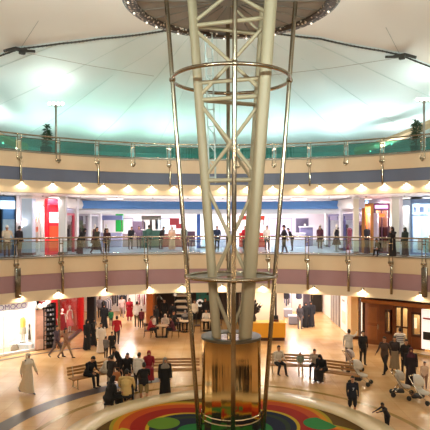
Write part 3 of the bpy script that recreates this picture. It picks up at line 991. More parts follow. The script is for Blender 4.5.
for k_ in range(4):
    MB().box((-w * .42 + k_ * w * .12, -.05, 2.68), (.16 if k_ % 2 == 0 else .3, .04, .34), bev=.02).build('blue_mark', mat('#8aa4d8', .5), t)
# passage shops (left and right) and kiosks in front of the far wall
def passage_shop(x, y0, y1, sgn, label, frame, back, stuffc, sign=None):
    t = thing('shopfront', label, 'shopfront', (x, (y0 + y1) / 2, Z1))
    L = y1 - y0
    b = MB()
    for yy in (-L / 2 + .06, L / 2 - .06): b.box((0, yy, 1.2), (.14, .12, 2.4))
    b.box((0, 0, 2.42), (.16, L, .14))
    b.build('frame', frame, t)
    MB().box((-1.2 * sgn, 0, 1.25), (.1, L, 2.5)).build('back_panel', back, t)
    MB().box((-.02 * sgn, 0, 1.2), (.012, L - .2, 2.3)).build('pane', M_SHOPGLASS, t)
    n = len(stuffc)
    for i, c in enumerate(stuffc):
        hh = .9 + .5 * ((i * 7) % 3) / 2
        MB().tube([(-.65 * sgn, -L / 2 + L * (i + .5) / n, .05), (-.65 * sgn, -L / 2 + L * (i + .5) / n, hh * .6), (-.65 * sgn, -L / 2 + L * (i + .5) / n, hh + .5)], [(.2, .2), (.14, .14), (.2, .12)], 10, round_ends=True).build('goods', mat(c, .7), t, smooth=60)
    if sign:
        MB().box((.10 * sgn, 0, 2.2), (.06, L * .6, .3), bev=.02).build('sign', mat(sign, .4), t)
passage_shop(-9.2, 34.0, 36.2, 1, 'passage shop with a rose banner nearest the red panel, left gallery', mat('#c7485c', .4), mat('#e6b9bd', .5, 0, .2, 1), ['#b8283c', '#7d2a34', '#d9868a'], None)
passage_shop(-9.2, 36.8, 40.0, 1, 'dim passage shop between white pillars, left gallery', mat('#8d7d84', .4), mat('#b89a94', .5, 0, .3, 1), ['#4a3a40', '#8a6a5c', '#5c4a52', '#39303a'])
passage_shop(-9.2, 40.6, 43.7, 1, 'passage shop with a dark brown doorway, left gallery', mat('#d9d2da', .4), mat('#6a3f32', .5, 0, .3, 1), ['#3a2420', '#8a5a48', '#5c3a34'])
passage_shop(8.75, 34.0, 37.7, -1, 'passage shop with violet glass and dark clothes, right gallery', mat('#4c4878', .4), mat('#d9cfe6', .5, 0, .1, 1), ['#2c2630', '#4a2f4c', '#8a7aa0', '#2c2a3c'], '#4a4468')
passage_shop(8.75, 38.4, 42.7, -1, 'passage shop with red and black dresses, right gallery', mat('#5a5480', .4), mat('#e9dfea', .5, 0, .1, 1), ['#7a2230', '#2a1c20', '#8a3038', '#4a2a2c'], '#6c6484')
LATE = []   # violet bay mannequins, built once the maker below exists
def kiosk(u, Y, w, h, m, label, top=None, sign=None):
    p = at(u, Y, Z1)
    t = thing('kiosk', label, 'kiosk', p)
    MB().box((0, 0, h / 2), (w, .7, h), bev=.04).build('counter', m, t)
    MB().box((0, -.02, h + .03), (w + .1, .8, .06), bev=.02).build('counter_top', top or M_WHITE, t)
    if sign:
        b = MB()
        for s_ in (-1, 1): b.tube([(s_ * w * .45, .2, h), (s_ * w * .45, .2, 2.2)], .03, 8)
        b.build('sign_post', M_STEEL, t)
        MB().box((0, .2, 2.25), (w, .12, .35), bev=.02).build('sign', sign, t)
kiosk(112, 43, 1.6, 1.1, mat('#b9b4d8', .4), 'lilac kiosk left of the green banner', None, mat('#9ca4de', .4))
kiosk(135, 43.5, 2.4, 1.0, mat('#c9a9a4', .4), 'dusky pink kiosk right of the green banner')
kiosk(151, 42, 1.5, 1.3, mat('#3f6a58', .4), 'dark green kiosk with framed pictures', None, mat('#8a8478', .4))
kiosk(171, 43, 2.2, 1.0, mat('#b0564a', .4), 'brick red kiosk under a dark red sign')
kiosk(189, 44, 1.0, 1.2, mat('#4a2a3c', .4), 'plum coloured kiosk half behind a steel pole')
kiosk(222, 43, 1.8, 1.2, mat('#e8dff0', .4), 'white kiosk behind the mast on the gallery')
kiosk(252, 43, 2.0, 1.1, mat('#d23a2c', .4), 'bright red kiosk right of the mast on the gallery', None, mat('#c83a20', .4, 0, .1, 2))
kiosk(292, 44, 2.0, 1.0, mat('#d8cfe0', .4), 'pale lilac kiosk right of the gallery walker')
kiosk(306, 44.5, 1.0, 1.5, mat('#6f6a8c', .4), 'tall slate kiosk beside the right gallery passage')
p = at(119.5, 44.5, Z1)
t = thing('hanging_banner', 'bright green banner hanging above the left kiosks', 'banner', p)
MB().box((0, 0, 1.95), (.62, .05, 1.75), bev=.01).build('cloth', mat('#0f9a3c', .7, 0, .15, 3), t)
MB().tube([(-.38, 0, 2.85), (.38, 0, 2.85)], .03, 8).tube([(0, 0, 2.85), (0, 0, 3.5)], .012, 6).build('rod', M_STEEL, t)
t = thing('hanging_sign', 'dark red sign panel above the brick red kiosk', 'sign', at(174.5, 43.6, Z1))
MB().box((0, 0, 1.95), (.75, .08, .55), bev=.02).box((.35, 0, 1.6), (.5, .07, .4), bev=.02).build('panel', mat('#8a1f28', .5, 0, .2, 3), t)
MB().tube([(0, 0, 2.2), (0, 0, 3.45)], .012, 6).build('rod', M_STEEL, t)
for u_, w_, lb in ((128, .9, 'framed poster'), (139, 1.2, 'small framed poster'), (148, .8, 'grey framed poster'), (154, .8, 'pale framed poster'), (163, 1.4, 'wide framed poster'), (280, 2.0, 'lilac framed poster'), (302, 1.1, 'tall framed poster')):
    t = thing('framed_poster', '%s on the far gallery wall %s' % (lb, 'left of the mast' if u_ < 200 else 'right of the mast'), 'poster', at(u_, 45.98, Z1 + 1.5))
    MB().box((0, 0, 0), (w_, .06, 1.5 if u_ != 139 else 1.0), bev=.02).build('frame', mat('#8a8698', .4), t)
    MB().box((0, -.035, 0), (w_ - .14, .02, (1.5 if u_ != 139 else 1.0) - .14)).build('print', mat({128: '#e9dce2', 139: '#6a5468', 148: '#b8b4ac', 154: '#c6c0b4', 163: '#b9d0d8', 280: '#cfc2e6', 302: '#5a5268'}[u_], .5, 0, .3, 4), t)
MB_ = None
for i, (x_, y_, c_, l_) in enumerate(((7.3, 45.3, '#6a2436', 'mannequin in a wine dress at the far end of the right gallery passage'), (7.75, 41.0, '#2a2432', 'mannequin in a dark violet dress midway along the right gallery passage'), (7.9, 36.2, '#1f1c26', 'mannequin in a black dress near the cream pillar of the right gallery'), (-8.3, 38.5, '#4a2c30', 'mannequin in a maroon dress in the left gallery passage'), (-8.2, 42.0, '#3a2e2c', 'mannequin in a brown dress far along the left gallery passage'))):
    LATE.append(((x_, y_, Z1 + .01), c_, l_))
# tall lit blue and white column display behind the mast
t = thing('light_column', 'tall glowing white display column with blue stripes behind the mast', 'display', at(209, 41.5, Z1))
MB().box((0, 0, 1.55), (1.1, .5, 3.1), bev=.04).build('body', mat('#eef6ff', .4, 0, 0, 1, 1.0), t)
MB().box((-.78, 0, 1.6), (.28, .4, 3.2), bev=.02).build('striped_side', mat('#2c5aa8', .4, 0, .3, 6), t)
MB().box((0, 0, .06), (1.3, .6, .12)).build('base', M_STEELD, t)

# ------------------------------------------------------------------ ground floor: left block
t, w = shopfront('shopfront', 'bright white ground floor shop under the white letter sign', -70, 35.5, 17.2, 0.02, 2.98, mat('#f4f0ea', .4, 0, .03, 2), M_SHOPGLASS, 2, .5, 1.7, M_WHITE, .08)
x0, y0, _ = ring_at(-14, 16.5); x1, y1, _ = ring_at(28, 16.5)
sg = thing('shop_sign', 'long white sign with lilac letters over the white ground shop', 'sign', ((x0 + x1) / 2, (y0 + y1) / 2, 2.72), math.atan2(y1 - y0, x1 - x0))
ws = math.hypot(x1 - x0, y1 - y0)
MB().box((0, 0, 0), (ws, .1, .42), bev=.02).build('board', mat('#f3eef2', .4, 0, 0, 1, .35), sg)
MB().box((0, .14, .0), (ws * .94, .18, .12)).build('bracket', M_STEELD, sg)
text('MOMOCO', .40, mat('#8d84b4', .5), sg, (.1, -.06, -.02), (R(90), 0, 0))
def mannequin(p, rz, top, bottom, label, dress=None, head=True):
    t = thing('mannequin', label, 'mannequin', p, rz)
    MB().lathe([(0, 0), (.2, 0), (.2, .02), (0, .03)], 20).tube([(0, 0, .02), (0, 0, .5)], .012, 6).build('stand', M_STEEL, t, smooth=40)
    b = MB()
    b.tube([(0, 0, .92), (0, 0, 1.05), (0, 0, 1.2), (0, 0, 1.36), (0, 0, 1.45)], [(.155, .105), (.13, .09), (.15, .10), (.175, .10), (.1, .06)], 14, right=(1, 0, 0), round_ends=True)
    for s_ in (-1, 1):
        b.tube([(.18 * s_, 0, 1.42), (.24 * s_, .02, 1.15), (.22 * s_, -.06, .9)], [.045, .04, .028], 8, round_ends=True)
        b.tube([(.085 * s_, 0, .95), (.09 * s_, 0, .5), (.08 * s_, .02, .08)], [.08, .058, .035], 10, round_ends=True)
    b.tube([(0, 0, 1.42), (0, 0, 1.55)], .045, 8)
    if head: b.ball((0, -.01, 1.66), (.075, .095, .12), 12)
    me = remesh(b, 'body', .02); me.materials.append(mat('#e7dccb', .4))
    o = bpy.data.objects.new('body', me); COL.objects.link(o); o.parent = t
    if dress:
        d_ = MB().tube([(0, 0, .45), (0, 0, .9), (0, 0, 1.1), (0, 0, 1.3), (0, 0, 1.44)], [(.32, .27), (.2, .16), (.155, .115), (.185, .125), (.14, .08)], 18, right=(1, 0, 0))
        d_.build('dress', cloth(dress), t, smooth=60)
    else:
        MB().tube([(0, 0, .88), (0, 0, 1.1), (0, 0, 1.32), (0, 0, 1.45)], [(.18, .13), (.16, .115), (.195, .13), (.13, .08)], 16, right=(1, 0, 0)).build('top', cloth(top), t, smooth=60)
        MB().tube([(0, 0, .5), (0, 0, .75), (0, 0, .96)], [(.22, .18), (.2, .15), (.165, .115)], 16, right=(1, 0, 0)).build('skirt', cloth(bottom), t, smooth=60)
def on_arc(u, r, z=0.): 
    x, y, th = ring_at(u, r); return Vector((x, y, z))
def plinth(p, d, m, label):
    t = thing('plinth', label, 'plinth', p)
    MB().box((0, 0, d[2] / 2), d, bev=.02).build('block', m, t)
    MB().box((0, 0, d[2] + .01), (d[0] + .04, d[1] + .04, .03), bev=.01).build('cap', M_WHITE, t)
for p_, c_, l_ in LATE: mannequin(p_, R(30), None, None, l_, c_)
plinth(on_arc(23, 17.8, .02), (1.2, .9, .35), M_WHITE, 'low white plinth under the yellow topped mannequin')
mannequin(on_arc(23, 17.8, .40), R(-20), '#e3b24a', '#b8a58c', 'mannequin in a yellow top and tan skirt in the white shop')
mannequin(on_arc(32, 17.8, .02), R(-10), '#4a4038', '#6b5a48', 'mannequin in dark brown clothes behind the yellow topped one')
for i, (u_, z_, c_) in enumerate(((15, .02, '#8d7f70'), (19, .02, '#cbb59c'), (20.5, .02, '#3a4038'))):
    t = thing('handbag', ['grey brown handbag', 'pale tan handbag', 'dark green handbag'][i] + ' on the white shop floor', 'handbag', on_arc(u_, 17.6 + .05 * i, z_), R(20 * i))
    MB().tube([(0, 0, .03), (0, 0, .2), (0, 0, .36)], [(.24, .12), (.22, .1), (.15, .05)], 14, right=(1, 0, 0), round_ends=True).build('bag', mat(c_, .5), t, smooth=60)
    MB().tube([(-.12, 0, .34), (-.08, 0, .52), (.08, 0, .52), (.12, 0, .34)], .014, 6).build('strap', mat('#2a221c', .5), t)
# pink panel and accessory rack
t = thing('advertising_board', 'tall pinkish advertising board right of the white shop', 'board', on_arc(40.5, 17.0, .02), ring_at(40.5, 17.0)[2] * -1)
MB().box((0, 0, 1.15), (.62, .16, 2.25), bev=.03).build('panel', mat('#c99a86', .5, 0, .2, 2), t)
MB().box((0, -.09, .35), (.5, .03, .55), bev=.01).build('lower_picture', mat('#e0b9a6', .5, 0, .3, 5), t)
MB().box((0, -.09, 1.35), (.5, .03, 1.1), bev=.01).build('upper_picture', mat('#d8a792', .5, 0, .3, 5), t)
t = thing('display_rack', 'black rack of small silver accessories beside the pink panel', 'rack', on_arc(49, 17.0, .02), ring_at(49, 17.0)[2] * -1)
MB().box((0, .12, 1.3), (.7, .06, 2.6), bev=.01).build('back_board', M_BLACK, t)
for s_ in (-1, 1): MB().box((.33 * s_, 0, 1.3), (.05, .28, 2.6)).build('upright', M_BLACK, t)
for i in range(9):
    sh = MB().box((0, 0, .25 + .27 * i), (.62, .24, .03)).build('shelf', M_BLACK, t)
    for k_ in range(4):
        MB().box((-.22 + k_ * .15, -.04, .25 + .27 * i + .07), (.08, .1, .11), bev=.02).build('trinket', mat(['#d8d2d0', '#8a7c88', '#b8a8a0', '#4a4250'][(i + k_) % 4], .3, .3), sh)
for i, (u_, z_, rr_, c_) in enumerate(((40, 2.48, .17, '#e3d6c6'), (44.5, 2.55, .15, '#cfc4c0'), (48.5, 2.75, .17, '#e8ddd4'))):
    o = MB().ball((0, 0, 0), rr_, 14, fn=lambda d: 1 + .05 * math.sin(9 * math.atan2(d.y, d.x))).build('paper_lantern', mat(c_, .7), smooth=60, loc=on_arc(u_, 16.8, z_))
    tag(o, ['round cream paper lantern over the pink panel', 'round grey paper lantern between panel and rack', 'round white paper lantern above the accessory rack'][i], 'lantern')
# red shop at the passage corner
t = thing('shopfront', 'red ground floor shop window on the corner of the left passage', 'shopfront', (-8.9, 34.4, 0.01))
MB().box((-1.3, .3, 1.48), (.1, 4.6, 2.95)).build('back_panel', mat('#c81e22', .5, 0, .2, 1), t)
MB().box((-.7, 2.65, 1.48), (1.2, .1, 2.95)).build('side_panel', mat('#d32a26', .5, 0, .1, 1), t)
MB().box((0, 2.62, 1.48), (.34, .34, 2.95), bev=.03).build('red_post', mat('#d8201e', .35, 0, .05, 2), t)
MB().box((0, -2.6, 1.48), (.12, .12, 2.95), bev=.02).build('corner_post', M_STEEL, t)
MB().box((0, 0, .08), (.22, 5.2, .15), bev=.02).build('sill', M_WOODD, t)
MB().box((0, 0, 2.72), (.16, 5.2, .3), bev=.02).build('lintel', mat('#c2201e', .4), t)
MB().box((.01, 0, 1.35), (.012, 5.1, 2.4)).build('pane', M_SHOPGLASS, t)
mannequin((-9.55, 33.1, .02), R(20), None, None, 'mannequin in a red dress at the front of the red shop', '#b3141a')
mannequin((-9.6, 35.0, .02), R(40), None, None, 'mannequin in a deep red dress at the back of the red shop', '#8a1016')
mannequin((-9.5, 36.4, .02), R(60), None, None, 'mannequin in a rosy pink dress beside the red post', '#c8525a')
wallbox('wall_left', (-11.6, 41.3, 1.5), (.2, 8, 3.0), mat('#e9dccb', .6, 0, .05, 1))

# ground floor passages and centre block
wallbox('wall_back', (0, 45.2, 1.5), (26, .3, 3.0), mat('#efe2d6', .6, 0, .06, 1))
t = thing('pillar', 'black pillar at the far corner of the left passage', 'pillar', (-8.55, 38.6, 0.01))
MB().box((0, 0, 1.48), (.55, .55, 2.95), bev=.02).build('shaft', M_BLACK, t)
MB().box((0, 0, .1), (.62, .62, .18), bev=.02).build('base', M_STEELD, t)
t = thing('pillar', 'orange wood pillar at the left corner of the dark cafe', 'pillar', (-4.55, 38.9, 0.01))
MB().box((0, 0, 1.48), (.46, .5, 2.95), bev=.02).build('shaft', mat('#b5622a', .3, 0, .15, 4), t)
MB().box((0, 0, .1), (.54, .58, .18), bev=.02).build('base', M_WOODD, t)
wallbox('wall_cafe', (-1.2, 41.4, 1.5), (6.4, .2, 3.0), mat('#3a2a24', .6, 0, .3, 1))
wallbox('wall_cafe_side', (-4.4, 42.6, 1.5), (.2, 5, 3.0), mat('#8a5a34', .6, 0, .3, 1))
wallbox('wall_counter', (3.1, 37.0, 1.5), (2.9, .2, 3.0), mat('#efe3d8', .6, 0, .05, 1))
wallbox('wall_counter_side', (4.5, 40.9, 1.5), (.15, 7.6, 3.0), mat('#e6dad0', .6, 0, .05, 1))
wallbox('wall_mast_side', (1.75, 39, 1.5), (.2, 4.4, 3.0), mat('#4a3a34', .6, 0, .2, 1))
t = thing('wall_sign', 'teal menu board on the cafe wall just left of the mast', 'sign', (-.55, 41.22, 1.85))
MB().box((0, 0, 0), (1.7, .1, .9), bev=.02).build('board', mat('#2a7a72', .5, 0, .25, 3), t)
MB().box((0, -.055, .3), (1.4, .02, .1)).build('stripe', mat('#bfe0d6', .5), t)
for i, (u_, v_) in enumerate(((183, 301), (200, 303))):
    Y_ = 40.2
    t = thing('round_sign', ['round white emblem on the cafe shelf unit', 'round white emblem under the teal menu board'][i], 'sign', at(u_, Y_, EYE - (v_ - 221) * Y_ / F))
    MB().lathe([(.14, -.03), (.14, .03), (.27, .03), (.27, -.03), (.14, -.03)], 24).build('ring', mat('#f3ece6', .5, 0, 0, 1, .4), t).rotation_euler = (R(90), 0, 0)
    MB().tube([(0, .02, 0), (0, -.03, 0)], .13, 18).build('centre', M_DARK, t)
    MB().tube([(0, 0, .27), (0, 0, .6)], .015, 6).build('rod', M_STEEL, t)
# cafe shelf unit
t = thing('shelf_unit', 'dark cafe shelf unit with pale trays left of the steel pole', 'shelf', (-2.35, 39.6, 0.01))
MB().box((0, .25, 1.1), (1.1, .06, 2.2)).build('back_board', M_DARK, t)
for s_ in (-1, 1): MB().box((.53 * s_, 0, 1.1), (.06, .5, 2.2)).build('upright', M_DARK, t)
for i in range(5):
    MB().box((0, 0, .3 + .42 * i), (1.02, .48, .05)).build('shelf', mat('#c8b39a', .5), t)
    MB().box((-.05, -.05, .38 + .42 * i), (.7, .3, .1), bev=.04).build('tray', mat(['#d9c8b4', '#8d7460', '#c4ad92'][i % 3], .5), t)
def cafe_table(p, rz, label):
    t = thing('cafe_table', label, 'table', p, rz)
    MB().lathe([(0, .71), (.38, .71), (.40, .73), (.38, .75), (0, .75)], 28).build('tabletop', mat('#cbb293', .4), t, smooth=40)
    MB().tube([(0, 0, .02), (0, 0, .71)], .035, 10).build('pedestal', M_STEELD, t)
    MB().lathe([(0, 0), (.26, 0), (.26, .02), (.05, .05), (0, .05)], 20).build('foot', M_STEELD, t, smooth=40)
cafe_table((-3.3, 35.0, .0), 0, 'round cafe table between the red jacket diner and his friends')
cafe_table((-2.0, 36.6, .0), 0, 'round cafe table in front of the shelf unit')
cafe_table((-.6, 36.9, .0), 0, 'round cafe table partly hidden by the steel pole')
def cafe_chair(p, rz, label, proto=[None]):
    if proto[0] is None:
        t = thing('cafe_chair', label, 'chair', p, rz, 'cafe chairs')
        MB().box((0, 0, .44), (.42, .42, .05), bev=.02).build('seat', M_WOODD, t)
        MB().box((0, .2, .74), (.40, .04, .34), rx=R(-8), bev=.02).build('backrest', M_WOODD, t)
        for sx in (-1, 1):
            MB().tube([(.18 * sx, -.18, .43), (.2 * sx, -.2, 0)], .018, 6).build('leg', M_STEELD, t)
            MB().tube([(.18 * sx, .19, .8), (.19 * sx, .2, .43), (.2 * sx, .24, 0)], .018, 6).build('leg', M_STEELD, t)
        proto[0] = t
        return t
    return dup(proto[0], p, rz, label)
cafe_chair((-4.2, 34.9, 0), R(90), 'dark cafe chair under the diner in the red jacket')
cafe_chair((-3.2, 35.95, 0), R(0), 'dark cafe chair behind the first cafe table')
cafe_chair((-2.5, 34.9, 0), R(-90), 'dark cafe chair right of the first cafe table')
cafe_chair((-1.15, 36.6, 0), R(-90), 'dark cafe chair between the second and third cafe tables')
cafe_chair((-2.8, 37.0, 0), R(60), 'dark cafe chair left of the second cafe table')
cafe_chair((-.6, 37.75, 0), R(0), 'dark cafe chair behind the table by the steel pole')
cafe_chair((.25, 36.9, 0), R(-90), 'dark cafe chair nearest the mirrored drum')
for i, (x_, y_) in enumerate(((-3.6, 36.0), (-2.7, 37.6), (-1.7, 38.4), (-.4, 38.2))):
    t = thing('pendant_lamp', ['dark pendant lamp leftmost in the cafe', 'dark pendant lamp over the cafe chairs', 'dark pendant lamp before the shelf unit', 'dark pendant lamp nearest the mast in the cafe'][i], 'lamp', (x_, y_, 2.98))
    MB().tube([(0, 0, 0), (0, 0, -.5)], .012, 6).build('cord', M_BLACK, t)
    MB().lathe([(.03, -.48), (.06, -.5), (.2, -.72), (.19, -.72), (.05, -.52), (.03, -.48)], 20).build('lamp_shade', M_DARK, t, smooth=50)
    MB().ball((0, 0, -.66), .06, 8).build('bulb', mat('#ffdfa8', .5, 0, 0, 1, 5.), t, smooth=60)
def clothes_rack(p, rz, cols_, label):
    t = thing('clothes_rack', label, 'rack', p, rz)
    b = MB().tube([(-.7, 0, 1.55), (.7, 0, 1.55)], .02, 6)
    for s_ in (-1, 1): b.tube([(.7 * s_, 0, 1.55), (.7 * s_, 0, .03)], .02, 6).tube([(.7 * s_, -.25, .025), (.7 * s_, .25, .025)], .025, 6)
    b.build('frame', M_STEELD, t)
    for i in range(9):
        c = cols_[i % len(cols_)]
        MB().tube([(-.56 + .14 * i, 0, 1.5), (-.56 + .14 * i, 0, 1.38), (-.56 + .14 * i, 0, .9), (-.56 + .14 * i, 0, .55 + .12 * (i % 3))], [(.02, .03), (.05, .2), (.05, .18), (.055, .2)], 8, right=(1, 0, 0)).build('garment', cloth(c), t, smooth=60)
clothes_rack((-7.6, 44.2, 0), 0, ['#2a262c', '#6a6068', '#3a2c30'], 'rack of dark clothes at the left end of the far passage wall')
clothes_rack((-5.6, 44.3, 0), 0, ['#c9b4b0', '#8a2434', '#d8ccc4'], 'rack of pink and red clothes at the far passage wall')
clothes_rack((-8.0, 41.2, 0), R(80), ['#3a3438', '#8d8488', '#b8a8a0'], 'rack of grey clothes along the left passage side')
clothes_rack((5.4, 44.3, 0), 0, ['#3c3f58', '#2a2630', '#8a86a0'], 'rack of dark blue clothes at the end of the right passage')
# yellow counter with dark plant
t = thing('service_counter', 'bright yellow service counter right of the mirrored drum', 'counter', (3.15, 34.3, 0.005))
MB().box((0, 0, .10), (2.2, .75, .2), bev=.01).build('plinth', M_WOODD, t)
MB().box((0, 0, .62), (2.3, .85, .86), bev=.03).build('front', mat('#eda321', .4, 0, .06, 2), t)
MB().box((0, 0, 1.08), (2.4, .95, .06), bev=.02).build('counter_top', mat('#f0b440', .3), t)
t = thing('vase_plant', 'tall dark dried plant in a vase on the yellow counter', 'plant', (2.4, 34.35, 1.12))
MB().lathe([(0, 0), (.12, 0), (.16, .15), (.1, .35), (.07, .42), (.09, .45), (0, .42)], 16).build('vase', mat('#2a2220', .3), t, smooth=50)
b = MB(); rn = random.Random(3)
for i in range(46):
    a = rn.uniform(0, 2 * PI); el = rn.uniform(.5, 1.45); ln = rn.uniform(.5, 1.15)
    d_ = Vector((math.cos(a) * math.cos(el), math.sin(a) * math.cos(el), math.sin(el)))
    b.tube([(0, 0, .38), tuple(Vector((0, 0, .38)) + d_ * ln * .6), tuple(Vector((0, 0, .38)) + d_ * ln + Vector((0, 0, -.05)))], [.008, .03, .012], 5)
    b.ball(Vector((0, 0, .38)) + d_ * ln * rn.uniform(.6, 1), (.07, .07, .05), 6)
b.build('foliage', mat('#2a211d', .8, 0, .3, 8), t)
t = thing('till', 'small dark till on the right end of the yellow counter', 'till', (3.75, 34.35, 1.115))
MB().box((0, 0, .07), (.34, .3, .14), bev=.02).build('base', mat('#5a2c24', .5), t)
MB().box((0, .02, .25), (.3, .04, .22), rx=R(-15), bev=.01).build('screen', M_BLACK, t)
t = thing('standing_post', 'slim black post behind the yellow counter', 'post', (3.95, 36.2, 0.005))
MB().box((0, 0, 1.45), (.12, .12, 2.9), bev=.01).build('shaft', M_BLACK, t)
MB().box((0, 0, .03), (.3, .3, .05)).build('foot', M_BLACK, t)
# right passage: hanging goods shop, dark door, side panels
for i, (u_, v_, l_) in enumerate(((281.5, 296, .8), (286.5, 299, .9), (299, 298, .7))):
    Y_ = 42.5
    t = thing('hanging_garment', ['dark garment hanging leftmost above the right passage', 'dark garment hanging second above the right passage', 'dark blue garment hanging above the three women'][i], 'garment', at(u_, Y_, 2.0))
    MB().tube([(0, 0, .75), (0, 0, .55), (0, 0, .1), (0, 0, -.55)], [(.08, .05), (.26, .09), (.2, .1), (.24, .12)], 12, right=(1, 0, 0), round_ends=True).build('cloth', cloth(['#3a3444', '#2c2a34', '#3c3f58'][i]), t, smooth=60)
    MB().tube([(0, 0, .75), (0, 0, .98)], .01, 6).build('hook', M_STEEL, t)
for i, (u_, v_) in enumerate(((288, 317), (293, 324))):
    p = ground(u_, v_)
    t = thing('display_cube', ['grey display cube farther down the right passage', 'grey display cube nearer in the right passage'][i], 'display', p)
    MB().box((0, 0, .3), (.6, .6, .55), bev=.03).build('body', mat('#8d8a94', .5, 0, .1, 3), t)
    MB().box((0, 0, .6), (.66, .66, .05), bev=.01).build('top', mat('#b4b0b8', .4), t)
t = thing('pillar', 'dark grey pillar behind the three women in black', 'pillar', (7.25, 44.2, 0.01))
MB().box((0, 0, 1.48), (.5, .4, 2.95), bev=.02).build('shaft', mat('#4a4048', .5), t)
MB().box((0, 0, .1), (.58, .48, .18)).build('base', M_STEELD, t)
d1 = MB().box((8.15, 44.9, 1.1), (.9, .1, 2.2), bev=.01).build('door_1', mat('#15100f', .4))
struct(d1)
o = MB().tube([(7.85, 44.82, 1.0), (7.85, 44.82, 1.3)], .02, 6).build('door_handle', M_STEEL, d1)
wallbox('wall_right', (8.75, 40.2, 1.5), (.2, 10.0, 3.0), mat('#eadccb', .6, 0, .05, 1))
t = thing('grey_panel', 'tall grey shutter panel on the right passage wall', 'panel', (8.58, 39.6, .02))
MB().box((0, 0, 1.35), (.1, 2.6, 2.7), bev=.01).build('sheet', mat('#a59c94', .35, .3, .1, 2), t)
for yy in (-1.3, -.45, .42, 1.3): MB().box((-.06, yy, 1.35), (.04, .07, 2.7)).build('mullion', mat('#7d746c', .4), t)
t = thing('poster_panel', 'white lit poster panel with pale green print on the right passage', 'poster', (8.58, 36.9, .02))
MB().box((0, 0, 1.35), (.1, 1.9, 2.7), bev=.01).build('sheet', mat('#f4ece0', .4), t)
MB().box((-.06, 0, .9), (.02, 1.0, .8)).build('print', mat('#b9cdb4', .5, 0, .3, 4), t)
MB().box((-.06, .1, 2.0), (.02, .6, .12)).build('caption_bar', mat('#9a8d82', .5), t)
t = thing('pillar', 'beige pillar between the poster panel and the lit side window', 'pillar', (8.62, 34.8, 0.01))
MB().box((0, 0, 1.48), (.45, .9, 2.95), bev=.02).build('shaft', mat('#e3c08c', .5, 0, .05, 2), t)
MB().box((0, 0, .1), (.5, .96, .18), bev=.02).build('base', M_WOODD, t)
# brown timber shop
t = thing('timber_shop', 'brown timber shopfront with small lit windows at the right', 'shopfront', (8.9, 32.6, 0.01))
O = Vector((8.9, 32.6, 0.01))
A0 = Vector((8.75, 32.7, 0)); 
def seg_box(mb, pa, pb, z0, z1, th, **kw):
    dx, dy = pb[0] - pa[0], pb[1] - pa[1]
    mb.box(((pa[0] + pb[0]) / 2 - O.x, (pa[1] + pb[1]) / 2 - O.y, (z0 + z1) / 2), (math.hypot(dx, dy), th, z1 - z0), math.atan2(dy, dx), **kw)
TU = [364, 380, 386, 395, 409, 412, 422, 424, 470]
TP = [on_arc(u_, 17.3) for u_ in TU]
w_ = MB()
seg_box(w_, TP[0], TP[8], 2.45, 2.95, .3)
seg_box(w_, TP[1], TP[3], 0, .75, .22); seg_box(w_, TP[1], TP[3], 2.15, 2.5, .22)
seg_box(w_, TP[4], TP[7], 0, .75, .22); seg_box(w_, TP[4], TP[7], 2.15, 2.5, .22)
seg_box(w_, TP[1], TP[2], 0, 2.5, .2)
seg_box(w_, TP[3] - Vector((.18, 0, 0)), TP[3], 0, 2.5, .26); seg_box(w_, TP[4], TP[5], 0, 2.5, .26); seg_box(w_, TP[6], TP[7], 0, 2.5, .26)
w_.build('timber_wall', M_WOOD, t)
w_ = MB(); seg_box(w_, TP[0], TP[1], .02, 2.45, .1); dr = w_.build('side_door', mat('#8a4a20', .35, 0, .25, 4), t)
w_ = MB(); seg_box(w_, TP[0].lerp(TP[1], .2) + Vector((0, -.06, 0)), TP[0].lerp(TP[1], .8) + Vector((0, -.06, 0)), .3, 1.1, .04); seg_box(w_, TP[0].lerp(TP[1], .2) + Vector((0, -.06, 0)), TP[0].lerp(TP[1], .8) + Vector((0, -.06, 0)), 1.3, 2.2, .04); w_.build('door_panel', mat('#9a5828', .35, 0, .25, 4), dr)
o = MB().tube([tuple(TP[0].lerp(TP[1], .85) - O + Vector((0, -.12, .95))), tuple(TP[0].lerp(TP[1], .85) - O + Vector((0, -.12, 1.25)))], .022, 6).build('door_handle', M_STEEL, dr)
M_LITW = mat('#ffe9bf', .5, 0, 0, 1, 1.3)
def small_win(pa, pb, lab):
    w_ = MB()
    for q0, q1 in ((0, .14), (.86, 1)): seg_box(w_, pa.lerp(pb, q0), pa.lerp(pb, q1), .75, 2.15, .26)
    for zz in ((.75, .88), (2.02, 2.15)): seg_box(w_, pa, pb, zz[0], zz[1], .26)
    fr = w_.build('window_frame', M_WOODD, t)
    w_ = MB(); seg_box(w_, pa.lerp(pb, .1) + Vector((0, .02, 0)), pb.lerp(pa, .1) + Vector((0, .02, 0)), .8, 2.1, .02); w_.build('pane', M_SHOPGLASS, fr)
    w_ = MB(); seg_box(w_, pa.lerp(pb, .3) + Vector((0, .5, 0)), pb.lerp(pa, .2) + Vector((0, .5, 0)), 1.15, 1.75, .03); w_.build('lit_picture', M_LITW, fr)
small_win(TP[2], TP[3] - Vector((.2, 0, 0)), 0); small_win(TP[5], TP[6], 1)
for q0, q1 in ((.04, .49), (.51, .96)):
    w_ = MB(); pa, pb = TP[3].lerp(TP[4], q0), TP[3].lerp(TP[4], q1)
    seg_box(w_, pa, pa.lerp(pb, .14), .04, 2.45, .1); seg_box(w_, pb.lerp(pa, .14), pb, .04, 2.45, .1)
    for zz in ((.04, .3), (1.15, 1.25), (2.3, 2.45)): seg_box(w_, pa, pb, zz[0], zz[1], .1)
    dr = w_.build('glass_door', M_WOODD, t)
    w_ = MB(); seg_box(w_, pa.lerp(pb, .1), pb.lerp(pa, .1), .25, 2.35, .015); w_.build('pane', M_SHOPGLASS, dr)
w_ = MB()
